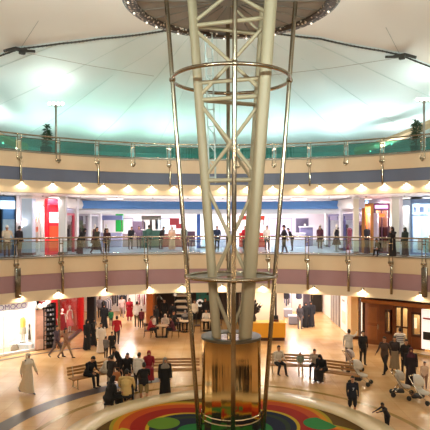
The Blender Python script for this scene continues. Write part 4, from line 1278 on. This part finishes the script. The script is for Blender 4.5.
seg_box(w_, TP[0] + Vector((-.1, -.7, 0)), TP[8] + Vector((0, -.7, 0)), 2.62, 2.82, 1.2)
w_.build('canopy', mat('#a5602c', .25, 0, .2, 3), t)
w_ = MB(); seg_box(w_, TP[0] + Vector((.3, 2.2, 0)), TP[8] + Vector((0, 2.2, 0)), 0, 2.9, .1); w_.build('back_panel', mat('#e8c48c', .5, 0, .2, 2), t)
# lit side window facing the passage
w_ = MB()
w_.box((-.2, .75, 1.35), (.12, .1, 2.7)); w_.box((-.2, -.0, 1.35), (.14, .14, 2.7)); w_.box((-.2, .38, 2.65), (.12, .8, .12)); w_.box((-.2, .38, .1), (.12, .8, .2))
fr = w_.build('side_window_frame', M_WOODD, t)
MB().box((-.15, .38, 1.4), (.02, .7, 2.45)).build('side_pane', mat('#fff4dd', .5, 0, 0, 1, 1.1), fr)
t = thing('shopfront', 'bright white shop display at the right edge beside the timber shop', 'shopfront', on_arc(428, 17.0, .01), -ring_at(428, 17)[2])
MB().box((0, .0, 1.3), (.7, .1, 2.2), bev=.02).build('backlit_panel', mat('#fff2ea', .5, 0, 0, 1, .8), t)
MB().box((0, -.07, .95), (.5, .06, .45), bev=.02).build('dark_shelf', M_DARK, t)
MB().box((0, -.07, 1.9), (.5, .05, .1), bev=.02).build('sign', mat('#c05a50', .5), t)
x, y, th = ring_at(420, 16.4)
t = thing('entrance_step', 'low pale step in front of the timber shop', 'step', (x, y, 0.0), -th)
MB().box((.6, .1, .06), (4.4, .9, .12), bev=.02).build('slab', mat('#e0b878', .3, 0, .1, 2), t)
MB().box((.6, -.36, .125), (4.4, .05, .012)).build('nosing', M_STEELD, t)

# ------------------------------------------------------------------ benches
def bench(p, rz, L, label):
    t = thing('bench', label, 'bench', p, rz, 'slatted benches')
    b = MB()
    for i in range(4): b.box((0, -.24 + .125 * i, .43), (L, .095, .045), bev=.012)
    b.build('seat', M_BENCH, t)
    b = MB()
    for i in range(3): b.box((0, .27 + .035 * i, .56 + .13 * i), (L, .035, .10), rx=R(-14), bev=.01)
    b.build('backrest', M_BENCH, t)
    n = 3 if L > 2.6 else 2
    for i in range(n):
        x = -L / 2 + .25 + (L - .5) * i / (n - 1)
        b = MB()
        b.tube([(x, -.24, 0), (x, -.22, .40)], .028, 8).tube([(x, .24, 0), (x, .20, .40), (x, .36, .88)], .028, 8).tube([(x, -.26, .40), (x, .22, .40)], .026, 8).tube([(x, -.32, .015), (x, .34, .015)], .022, 8)
        b.build('leg', mat('#c8b28c', .35, .5), t, smooth=50)
    return t
# a bench's rz turns its front (-Y) ; facing the mast
bench((-5.45, 24.9, 0), R(40), 2.2, 'slatted bench at the left under the man in the dark suit')
bench((-2.35, 25.75, 0), R(4), 3.3, 'slatted bench behind the seated woman in the red headscarf')
bench((3.75, 26.6, 0), R(-8), 2.5, 'slatted bench with a man and two children right of the drum')
bench((5.6, 25.25, 0), R(-28), 2.0, 'slatted bench under the woman in black beside the strollers')

# ------------------------------------------------------------------ strollers
def stroller(p, rz, c, label):
    t = thing('stroller', label, 'stroller', p, rz)
    MB().tube([(0, .05, .45), (0, -.05, .42), (0, -.28, .40)], [(.2, .07), (.2, .09), (.19, .06)], 12, right=(1, 0, 0), round_ends=True).tube([(0, .05, .45), (0, .18, .68), (0, .24, .88)], [(.2, .06), (.2, .06), (.17, .05)], 12, right=(1, 0, 0), round_ends=True).build('seat', cloth(c), t, smooth=60)
    b = MB()
    vs, fs = [], []
    for i in range(7):
        a = R(-20 + 22 * i)
        for j in range(9):
            g_ = R(-90 + 22.5 * j)
            vs.append((.24 * math.sin(g_), .18 - .34 * math.sin(a) * math.cos(g_) * .9, .78 + .3 * math.cos(a) * (.35 + .65 * math.cos(g_))))
    for i in range(6):
        for j in range(8):
            fs.append((i * 9 + j, i * 9 + j + 1, (i + 1) * 9 + j + 1, (i + 1) * 9 + j))
    b.add(vs, fs)
    cp = b.build('hood', cloth(c), t, smooth=60)
    sm = cp.modifiers.new('s', 'SOLIDIFY'); sm.thickness = .02
    b = MB()
    for s_ in (-1, 1):
        b.tube([(.22 * s_, -.42, .12), (.22 * s_, .0, .42), (.22 * s_, .42, .98)], .016, 6)
        b.tube([(.22 * s_, .38, .12), (.22 * s_, .1, .45)], .016, 6)
    b.tube([(-.22, .42, .98), (.22, .42, .98)], .022, 8)
    b.build('frame', M_STEEL, t, smooth=50)
    MB().box((0, .12, .22), (.36, .4, .12), bev=.04).build('basket', mat('#3a3634', .8), t)
    for s_ in (-1, 1):
        for y_ in (-.42, .38):
            w_ = MB().lathe([(.0, -.02), (.075, -.03), (.10, -.02), (.10, .02), (.075, .03), (0, .02)], 18).build('wheel', mat('#1b1a1a', .6), t, smooth=50)
            w_.rotation_euler = (0, R(90), 0); w_.location = (.25 * s_, y_, .10)
stroller(ground(360, 384), R(60), '#d3c8bb', 'pale stroller behind the bench woman at the right')
stroller(ground(352, 371), R(110), '#c9b6b0', 'beige stroller parked at the end of the right bench')
stroller(ground(402, 396), R(80), '#b9b0a6', 'grey stroller with its hood up near the right edge')
stroller(ground(421, 402), R(40), '#d9d4cc', 'whitish stroller beside the child at the right edge')
# ------------------------------------------------------------------ people on the ground floor
G = ground
BLK, NVY, WHT = '#17161a', '#1e2130', '#e6ddd0'
# left side
person('man in a long white robe and headscarf walking alone at the left', G(28, 394), 55, 1.74, 'walk', legs=((16, 4), (-18, 30)), arms=((22, 10, 14, 0), (-16, 8, 12, 0)), robe='#d6c3a8', cover='#e6d9c8', hairstyle='ghutra', shoes='#1a1412', bottom='#d8cbb8')
person('man in a dark suit seated on the left bench looking down', Vector((-5.62, 24.70, 0)), 58, 1.84, 'sit', girth=1.25, lean=20, arms=((30, 8, 40, -14), (34, 8, 40, -14)), top='#17161a', bottom='#15151a', nod=18)
person('man in a white shirt leaning forward beside the dark suited man', Vector((-5.05, 25.23, 0)), 60, 1.74, 'sit', lean=32, arms=((55, 6, 20, -10), (58, 6, 22, -10)), top='#e2d5c2', bottom='#cdbfa8', nod=5)
person('man in black bending over the seated white shirted man', G(120, 381), -50, 1.72, 'stand', lean=28, arms=((30, 8, 30, 0), (34, 8, 30, 0)), top=BLK, bottom='#24242a')
person('shopper in a dark coat carrying a tan bag by the left bench', G(111, 395), 150, 1.66, 'stand', arms=((10, 10, 20, 0), (18, 10, 50, 0)), top='#2a2422', bottom='#9a8c78', lean=6)
t = thing('shoulder_bag', 'tan shoulder bag at the side of the dark coated shopper', 'bag', G(113.5, 395) + Vector((.18, -.28, .72)), R(10))
MB().tube([(0, 0, .02), (0, 0, .16), (0, 0, .3)], [(.2, .08), (.19, .08), (.14, .04)], 14, right=(1, 0, 0), round_ends=True).build('bag', mat('#b9713c', .5), t, smooth=60)
MB().tube([(-.13, 0, .28), (-.1, 0, .5), (.1, 0, .5), (.13, 0, .28)], .012, 6).build('strap', mat('#8a5028', .5), t)
person('man in a cream shirt sitting low with his back turned', G(126, 405), 175, 1.86, 'sit', girth=1.25, seat=.42, lean=8, top='#d8b878', bottom='#17171b', arms=((20, 12, 30, -10), (20, 12, 30, -10)))
st = thing('stool', 'low dark stool under the cream shirted man', 'stool', G(126, 405))
MB().box((0, 0, .36), (.46, .40, .10), bev=.04).build('seat', M_BLACK, st)
for sx in (-1, 1):
    for sy in (-1, 1): MB().tube([(.18 * sx, .15 * sy, .31), (.19 * sx, .16 * sy, 0)], .02, 6).build('leg', M_STEELD, st)
person('woman in a flowing black robe sitting low beside the kerb', G(109, 408), 130, 1.78, 'sit', girth=1.3, seat=.32, robe='#131316', cover='#141417', lean=14)
st = thing('stool', 'small black stool hidden under the low seated woman', 'stool', G(109, 408))
MB().box((0, 0, .2), (.36, .34, .10), bev=.03).build('seat', M_BLACK, st)
for sx in (-1, 1):
    for sy in (-1, 1): MB().tube([(.14 * sx, .13 * sy, .15), (.15 * sx, .14 * sy, 0)], .02, 6).build('leg', M_STEELD, st)
person('boy in a black top and khaki shorts standing by the kerb', G(144, 403), 200, 1.62, 'stand', legs=((10, 4), (-10, 6)), arms=((30, 14, 60, -10), (30, 14, 60, -10)), top='#1d1d20', bottom='#8d7a50', shorts=True, sleeves=False)
person('man in a white top with dark hair among the seated group', G(138, 392), 160, 1.66, 'stand', top='#ded4c8', bottom='#3a342e', lean=10)
person('dark haired woman in black left of the white topped man', G(127, 389), 20, 1.62, 'stand', top=BLK, bottom=BLK, hairstyle='long', lean=12)
person('person in charcoal crouching beside the dark haired woman', G(133, 396), -30, 1.6, 'sit', seat=.3, top='#2a2628', bottom='#1c1a1c', lean=20)
person('woman in a red headscarf and red top seated on the middle bench', Vector((-3.05, 25.72, 0)), 5, 1.66, 'sit', top='#8a1a26', bottom='#c8a08c', cover='#8a1826', hem=('#8a1a26', .5))
person('woman in a black robe and grey headscarf standing at the kerb', G(165, 399), 15, 1.70, 'stand', robe='#111114', cover='#8d8478')
# walkers in front of the left shops
person('man in grey trousers striding past the accessory rack', G(57, 357), 75, 1.74, 'walk', top='#4a3a48', bottom='#6a5a58', arms=((-18, 8, 20, 0), (20, 8, 30, 0)))
person('woman in tan trousers striding just behind the grey trousered man', G(66, 358), 75, 1.66, 'walk', top='#8a6450', bottom='#a08468', hairstyle='long', legs=((28, 6), (-24, 12)))
# the black robed group and passage crowd
person('tall woman in a black robe leading the group by the red shop', G(87, 350), 60, 1.72, 'stand', robe='#0f0f12', cover='#101014')
person('woman in a black robe walking right beside the tall robed woman', G(93, 347), 90, 1.66, 'walk', robe='#141417', cover='#17171b', legs=((12, 4), (-12, 8)))
person('man in a white robe and bare head between the black robed women', G(101, 353), 30, 1.66, 'stand', robe='#e4d4c4')
person('dark haired boy in black standing before the white robed man', G(112, 356), 10, 1.30, 'stand', top='#1d1a1c', bottom='#26221f')
person('boy in grey with a small backpack beside the dark haired boy', G(106, 358), 160, 1.15, 'stand', top='#6f6a68', bottom='#2a2726')
person('man in a red shirt walking away up the left passage', G(117, 343), 185, 1.66, 'walk', top='#b81e2a', bottom='#3a3030')
person('woman in a black robe far up the left passage', G(104, 329), 20, 1.66, 'stand', robe='#131316', cover='#141417', voxel=.022)
person('child in green in the left passage', G(111, 326), 0, 1.15, 'stand', top='#1f7a4a', bottom='#2a3a34', voxel=.022)
person('woman in a long red dress in the left passage', G(129.5, 321), 15, 1.66, 'stand', top='#b01428', bottom='#b01428', hem=('#b01428', .35), hairstyle='long', voxel=.022)
person('man in a white shirt and olive trousers with his back turned in the passage', G(137, 327), 180, 1.74, 'stand', top='#e3d8cc', bottom='#6a5a3c', voxel=.022)
person('boy in dark red beside the olive trousered man', G(141.6, 328), 190, 1.3, 'stand', top='#6a2028', bottom='#241f20', voxel=.022)
person('woman in pale pink far up the left passage', G(122, 317), 10, 1.62, 'walk', top='#d8b8b0', bottom='#b89a90', hairstyle='long', voxel=.022)
person('man in charcoal far up the left passage', G(123, 314), 170, 1.72, 'stand', top='#2a2a30', bottom='#2a2a30', voxel=.022)
person('woman in grey at the far passage wall', G(100, 318), 15, 1.64, 'stand', top='#8d8488', bottom='#4a4448', hairstyle='long', voxel=.022)
# cafe
person('diner in a red jacket seated at the cafe edge', Vector((-4.12, 34.9, 0)), 90, 1.72, 'sit', top='#a82430', bottom='#1f1c1e', lean=12, voxel=.02)
person('diner in a white top seated behind the first cafe table', Vector((-3.2, 35.85, 0)), 0, 1.66, 'sit', top='#d8c8b8', bottom='#2a2626', cover='#cdbfb0', voxel=.02)
person('diner in dark red seated right of the first cafe table', Vector((-2.6, 34.9, 0)), -90, 1.70, 'sit', top='#5a2630', bottom='#1c1a1c', lean=14, voxel=.02)
person('diner in a white shirt at the table by the steel pole', Vector((-.6, 37.65, 0)), 0, 1.70, 'sit', top='#e0d4c6', bottom='#2a2626', voxel=.02)
person('diner in black seated left of the second cafe table', Vector((-2.75, 36.95, 0)), 60, 1.70, 'sit', top='#1c1a1c', bottom='#1c1a1c', voxel=.02)
person('diner in tan seated nearest the mirrored drum', Vector((.15, 36.9, 0)), -90, 1.70, 'sit', top='#b08a68', bottom='#3a302a', voxel=.02)
person('waiter in black standing in front of the dark cafe wall', Vector((-3.6, 39.6, 0)), 10, 1.74, 'stand', top='#1a181a', bottom='#1a181a', voxel=.022)
person('woman in a black headscarf standing deep in the cafe', Vector((-2.9, 38.4, 0)), -20, 1.66, 'stand', robe='#151417', cover='#1a191c', voxel=.022)
person('diner in a grey headscarf seated behind the table by the shelf unit', Vector((-2.0, 37.3, 0)), 0, 1.66, 'sit', top='#4a4448', bottom='#1c1a1c', cover='#8d8480', voxel=.022)
person('man in a pale shirt standing beside the cafe shelf unit', Vector((-1.45, 39.4, 0)), 20, 1.72, 'stand', top='#d8c8b4', bottom='#2a2626', voxel=.022)
person('woman in a black robe walking between the cafe tables', Vector((-3.95, 37.4, 0)), 60, 1.64, 'stand', robe='#171518', cover='#171518', voxel=.022)
person('man in black at the back of the cafe below the teal board', Vector((-.7, 40.2, 0)), 0, 1.74, 'stand', top='#1c1a1c', bottom='#1c1a1c', voxel=.022)
person('child in white standing by the orange pillar', Vector((-4.0, 36.3, 0)), 40, 1.15, 'stand', top='#e0d4c8', bottom='#3a3434', voxel=.022)
st = thing('stool', 'small cafe stool behind the table by the shelf unit', 'stool', (-2.0, 37.35, 0))
MB().lathe([(0, .40), (.19, .40), (.2, .43), (.18, .46), (0, .46)], 20).build('seat', M_WOODD, st, smooth=40)
MB().tube([(0, 0, .02), (0, 0, .40)], .03, 8).build('leg', M_STEELD, st)
MB().lathe([(0, 0), (.2, 0), (.2, .02), (0, .03)], 16).build('foot', M_STEELD, st)
# right side
person('three women in black: the one in grey trousers at the left', G(300, 329), 20, 1.66, 'stand', top='#3a3438', bottom='#6a6468', hairstyle='long', voxel=.02)
person('three women in black: the robed one in the middle', G(305.5, 327.5), 10, 1.72, 'stand', robe='#1b181c', cover='#1b181c', voxel=.02)
person('three women in black: the robed one at the right', G(311, 327), -15, 1.76, 'stand', robe='#232026', cover='#1d1a20', voxel=.02)
bz = R(-8)
def onb(cx, cy, rz, dx, dy=-.02): return Vector((cx + dx * math.cos(rz) - dy * math.sin(rz), cy + dx * math.sin(rz) + dy * math.cos(rz), 0))
person('man in a pale shirt and dark trousers seated right of the drum', onb(3.75, 26.6, bz, -.75), 25, 1.74, 'sit', top='#cbbcaa', bottom='#15151a', legs=((86, 70), (80, 100)), lean=8)
person('small child in a patterned top seated on the bench right of the drum', onb(3.75, 26.6, bz, .32), -5, 1.12, 'sit', seat=.46, top='#7d8470', bottom='#c9a88a')
person('older child in a grey top seated beside the small child', onb(3.75, 26.6, bz, 1.02), -25, 1.55, 'sit', top='#a89684', bottom='#2a1d1c', lean=12)
person('woman in a black robe seated and leaning over on the right bench', Vector((4.95, 25.5, 0)), -40, 1.66, 'sit', robe='#141216', cover='#17151a', lean=26, shoes='#4a1c14')
person('man in a pale shirt raising one arm behind the right bench', G(349, 364), 165, 1.76, 'stand', top='#cfc6ba', bottom='#6a645e', arms=((4, 12, 14, 0), (95, 25, 25, 10)))
person('man in black standing right of the arm raising man', G(363, 365), 20, 1.72, 'stand', top='#1d1a1c', bottom='#2a2220')
person('man in a brown jacket walking in front of the timber shop', G(384.5, 373.5), -50, 1.76, 'walk', top='#4a3a32', bottom='#231d1c', legs=((14, 4), (-22, 10)))
person('woman in a dark shirt and tan skirt beside the brown jacket man', G(394.5, 370.5), -20, 1.66, 'stand', top='#3a2c2a', bottom='#8a735c', hem=('#9a8468', .12), hairstyle='long')
person('tall man in a striped shirt holding a child', G(400, 363), 160, 1.80, 'stand', top='#e3dcd2', bottom='#1d1a1c', arms=((55, 12, 50, -10), (40, 12, 60, -10)), print_=('stripes', '#5a5468'))
person('woman in a dark robe with a maroon headscarf near the right strollers', G(411, 386), -15, 1.70, 'stand', robe='#241a1e', cover='#4a1c28')
person('man in black with a white shirt front behind the robed woman', G(405, 374), 10, 1.68, 'stand', top='#1d1a1c', bottom='#1d1a1c', lean=10)
person('toddler in a pale shirt by the right edge strollers', G(424.5, 388), -25, 1.15, 'stand', top='#d8b8a0', bottom='#8a6a58')
person('boy in a dark jersey with a white 7 standing behind the kerb', G(352.5, 416.5), 0, 1.50, 'stand', top='#1b1e2c', bottom='#15151c', print_=('7', '#c8cad2'), shorts=True)
person('toddler in a dark vest reaching onto the kerb at the lower right', G(387, 432), -70, 1.08, 'stand', lean=26, top='#22222c', bottom='#1a1a20', arms=((75, 6, 10, 0), (60, 6, 10, 0)), skin='#6f4a36')

# people on the near side of the kerb, mirrored in the drum
for i, (th, r_, ro, lb) in enumerate(((158, 6.6, '#141417', 'woman in a black robe on the near side of the kerb, mirrored in the drum'), (122, 6.4, '#17171b', 'woman in a dark robe mirrored at the right edge of the drum'), (202, 6.8, '#3a2a24', 'woman in a brown robe mirrored at the middle of the drum'), (238, 6.5, '#1a1a1e', 'woman in a charcoal robe mirrored at the edge of the drum'))):
    person(lb, polar(r_, R(th), 0), 180 - th + 180, 1.64, 'stand', robe=ro, cover=ro, voxel=.022)
# ------------------------------------------------------------------ people on the middle gallery
def GP(u, Y): return at(u, Y, Z1)
person('man in a white cap and cream jacket at the far left gallery railing', GP(7, 30.6), 30, 1.74, 'stand', top='#d8c6ae', bottom='#2a2624', arms=((30, 10, 50, 0), (30, 10, 50, 0)), cap='#f0ece6')
person('person in dark clothes just inside the blue lit gallery shop', GP(19.5, 31.9), 150, 1.7, 'stand', top='#2a1d22', bottom='#1c181c', voxel=.02)
person('woman in a black robe leaning on the left gallery railing', GP(80, 33.2), 70, 1.66, 'stand', lean=30, robe='#1a1518', cover='#231a1d')
person('woman in dark clothes with long hair walking on the left gallery', GP(97, 33.6), 60, 1.68, 'walk', top='#3a342c', bottom='#1d1a1c', hairstyle='long', hem=('#26221f', .3))
person('person in dark red walking behind the left gallery railing', GP(107, 35.0), 20, 1.50, 'stand', top='#3a1a1c', bottom='#1c1a1e')
person('dark haired person in black beside the green banner', GP(130.5, 39), 40, 1.62, 'stand', top='#1f1c20', bottom='#1f1c20', voxel=.02, lean=14)
person('woman in lilac near the dusky pink kiosk', GP(139, 40), 0, 1.62, 'stand', top='#8a7088', bottom='#4a3f4c', hairstyle='long', voxel=.02)
person('man in dark green at the framed pictures kiosk', GP(149, 38.5), 170, 1.7, 'stand', top='#3a5a4c', bottom='#26302c', voxel=.02)
person('person in black leaning over near the brick red kiosk', GP(161, 39.5), 60, 1.64, 'stand', lean=20, top='#231c20', bottom='#2a2226', voxel=.02)
person('woman in a peach robe below the dark red sign', GP(172, 38.5), 20, 1.62, 'stand', robe='#d8a888', cover='#e3c2ac', voxel=.02)
person('man in grey beside the steel pole on the gallery', GP(184, 38.5), -20, 1.68, 'stand', top='#7d8a84', bottom='#3a3a40', voxel=.02)
person('person in navy between the mast columns on the gallery', GP(217, 38), 0, 1.66, 'stand', top='#1f2a44', bottom='#1a1d28', voxel=.02)
person('woman in red beside the right mast column on the gallery', GP(245, 38.5), 10, 1.64, 'stand', top='#b3182a', bottom='#2a1c20', voxel=.02)
person('man in a white top and red scarf by the bright red kiosk', GP(267, 38), -20, 1.68, 'stand', top='#e0cfc4', bottom='#4a3f44', voxel=.02)
person('man in a dark hat and jacket walking along the right gallery railing', GP(284, 34.2), -80, 1.74, 'walk', top='#2a2024', bottom='#1a171a', cap='#3a2a28', legs=((12, 4), (-12, 8)))
person('woman in black pushing along behind the hatted man', GP(292, 37.5), -80, 1.58, 'stand', lean=24, top='#241a24', bottom='#241a24', voxel=.02)
person('woman in plum before the red and black dresses shop', GP(320, 40), 10, 1.64, 'stand', top='#5a2a34', bottom='#2a1c22', hairstyle='long', voxel=.02)
person('woman in a black robe with a raised hand at the right gallery railing', GP(392.5, 30.9), -60, 1.66, 'stand', robe='#1b1719', cover='#201a1c', arms=((60, 10, 70, 0), (8, 8, 12, 0)))
person('woman in a dark green robe facing left at the right gallery railing', GP(405, 30.8), -70, 1.64, 'stand', robe='#26302c', cover='#2a322e')
person('person in black crouched at the glass left of the robed women', GP(380.5, 31.5), -60, 1.5, 'sit', seat=.3, top='#1a171a', bottom='#1a171a', lean=30)
# ------------------------------------------------------------------ lights
def uplight(th, power, col, r=22.0, z=12.2, to_r=14.0, ang=95):
    light('SPOT', 'tent_uplight', polar(r, R(th), z), power, col, .25, polar(to_r, R(th), tent_z(to_r, R(th))), ang, 1.)
TEAL, CYAN, ICE, GREEN = (.6, 1, .93), (.66, .97, 1), (.9, 1, .98), (.56, 1, .82)
for th, p, c in ((-58, 260, CYAN), (-44, 330, ICE), (-33, 260, TEAL), (-22, 300, GREEN), (-11, 300, GREEN), (0, 260, TEAL), (11, 300, CYAN), (22, 360, CYAN), (31, 420, ICE), (42, 360, CYAN), (58, 260, CYAN)):
    uplight(th, p * 1.5, c, r=20.5, z=11.2, to_r=20.5, ang=130)
for th in range(80, 300, 24):
    uplight(th, 620, (.7, 1, .93))
# unseen fill spots added on the near side to brighten tent and fascia
for th, p, c in ((150, 6200, (.82, 1, .97)), (180, 6200, (.82, 1, .97)), (210, 6200, (.82, 1, .97))):
    light('SPOT', 'tent_fill', polar(17.5, R(th), 12.2), p, c, .4, polar(14, R(th - 180), 16.5), 75, 1.)
for th, p in ((140, 4200), (165, 4200), (195, 4200), (220, 4200)):
    light('SPOT', 'hall_fill', polar(15.0, R(th), 9.3), p * .22, (1, .88, .72), .4, polar(15, R(th - 180), 5.), 85, 1.)
# unseen warm fill spots added above the mast disc for the upper tent
for a in range(0, 360, 60):
    light('SPOT', 'disc_fill', polar(3.1, R(a + 30), 14.9), 620, (1, .86, .74), .3, polar(9.5, R(a + 30), 19.3), 130, 1.)
# bulbs in the rim of the disc shine down into the hall
for a in range(0, 360, 45):
    light('SPOT', 'rim_downlight', polar(3.75, R(a), 14.1), 1600, (1, .88, .72), .35, polar(15, R(a), 7.6), 78, .9)
# ceiling light panels added to brighten the galleries, shops and passages
def panel(x, y, z, w, d, power, col, label, grp, e=3.0, rz=0.):
    t = thing('ceiling_fill', label, 'light', (x, y, z), rz, grp)
    MB().box((0, 0, -.02), (w + .1, d + .1, .04), bev=.01).build('frame', M_WHITE, t)
    MB().box((0, 0, -.045), (w, d, .012)).build('diffuser', mat('#fff7ec', .5, 0, 0, 1, e), t)
    light('AREA', 'panel_fill', (x, y, z - .08), power, col, min(w, d)).rotation_euler = (0, 0, rz)
W = (1, .95, .93); WARM = (1, .82, .58); PNK = (1, .93, .97)
GL1 = 'added square ceiling light over the middle gallery'
for x, y, p in ((-5.5, 43.5, 260), (-1.5, 43.8, 260), (2.5, 43.8, 260), (6, 43.3, 240), (-10.2, 38, 170), (9.9, 37, 170), (-6.5, 36.2, 70), (5.5, 36.6, 70)):
    panel(x, y, 8.78, .9, .9, p, PNK, GL1, 'added ceiling lights over the middle gallery')
for u, r, p, c in ((5, 20.8, 30, (.6, .8, 1)), (39, 19.3, 200, W), (54, 17.9, 60, W), (368, 19.9, 80, WARM), (383, 20.2, 40, W), (405, 19.6, 70, W), (428, 20.0, 120, (.9, .96, 1)), (445, 20.0, 120, (.9, .96, 1))):
    x, y, th = ring_at(u, r)
    panel(x, y, 8.74 if u not in (368, 383) else 8.36, .5, .5, p, c, 'small added ceiling light inside the middle gallery shops', 'added shop ceiling lights on the middle gallery', 3., -th)
for i in range(-56, 57, 8):  # unseen spots added in mid-air to brighten the gallery soffit
    light('SPOT', 'soffit_fill', polar(18.3, R(i), 6.9), 110, (1, .93, .9), .08, polar(18.0, R(i), 8.8), 150, .6)
# ground floor
GL0 = 'added square ceiling light over the ground floor passages'
for x, y, p, c in ((-6.6, 36.5, 55, W), (-6.6, 40.5, 120, W), (-6.4, 43.6, 110, W), (6.4, 36.5, 150, W), (6.3, 40, 190, W), (6.2, 43.6, 150, PNK), (-2.5, 37.2, 50, WARM), (3.2, 35.6, 80, WARM), (.0, 38.5, 30, WARM)):
    panel(x, y, 2.97, .8, .8, p, c, GL0, 'added ceiling lights over the ground floor passages', 1.2)
for u, r, p, c in ((-30, 17.9, 110, W), (-5, 17.9, 110, W), (14, 17.9, 110, W), (44, 16.4, 40, W), (402, 18.6, 70, WARM), (420, 18.4, 60, WARM)):
    x, y, th = ring_at(u, r)
    panel(x, y, 2.95, .6, .6, p, c, 'small added ceiling light inside the ground floor shops', 'added shop ceiling lights on the ground floor', 3., -th)
panel(-9.5, 34.3, 2.95, .6, .6, 90, (1, .8, .75), 'small added ceiling light inside the ground floor shops', 'added shop ceiling lights on the ground floor')
# warm fill spots added under the lower gallery front for the hall floor
for u in (-26, 19, 58, 105, 149, 182, 263, 314, 363, 421, 470):
    x, y, th = ring_at(u, RING - .5)
    light('SPOT', 'floor_fill', polar(RING - .35, th, 3.3), 58, (1, .85, .62), .4, polar(11.5, th, 0), 140, 1.)
for th in range(70, 300, 30):  # near-side spots added to brighten the floor mirrored in the drum
    light('SPOT', 'floor_fill', polar(RING - .35, R(th), 3.3), 420, (1, .80, .50), .4, polar(10, R(th), 0), 140, 1.)

# ------------------------------------------------------------------ world, camera, view
wd = bpy.data.worlds.new('World'); SC.world = wd; wd.use_nodes = True
wd.node_tree.nodes['Background'].inputs[0].default_value = (.5, .48, .45, 1)
wd.node_tree.nodes['Background'].inputs[1].default_value = .05
cam = bpy.data.cameras.new('camera'); co = bpy.data.objects.new('camera', cam); COL.objects.link(co)
co.location = (0, 0, EYE); co.rotation_euler = (R(90), 0, 0)
cam.sensor_width = 36; cam.sensor_fit = 'HORIZONTAL'; cam.lens = F / 430 * 36
cam.shift_y = 6 / 430
cam.clip_start = .05; cam.clip_end = 300
SC.camera = co
SC.view_settings.view_transform = 'Standard'
try: SC.view_settings.look = 'None'
except Exception: pass
SC.view_settings.gamma = 1.; SC.view_settings.use_curve_mapping = False
SC.view_settings.exposure = 0.0
SC.cycles.max_bounces = 8
SC.cycles.sample_clamp_indirect = 6.
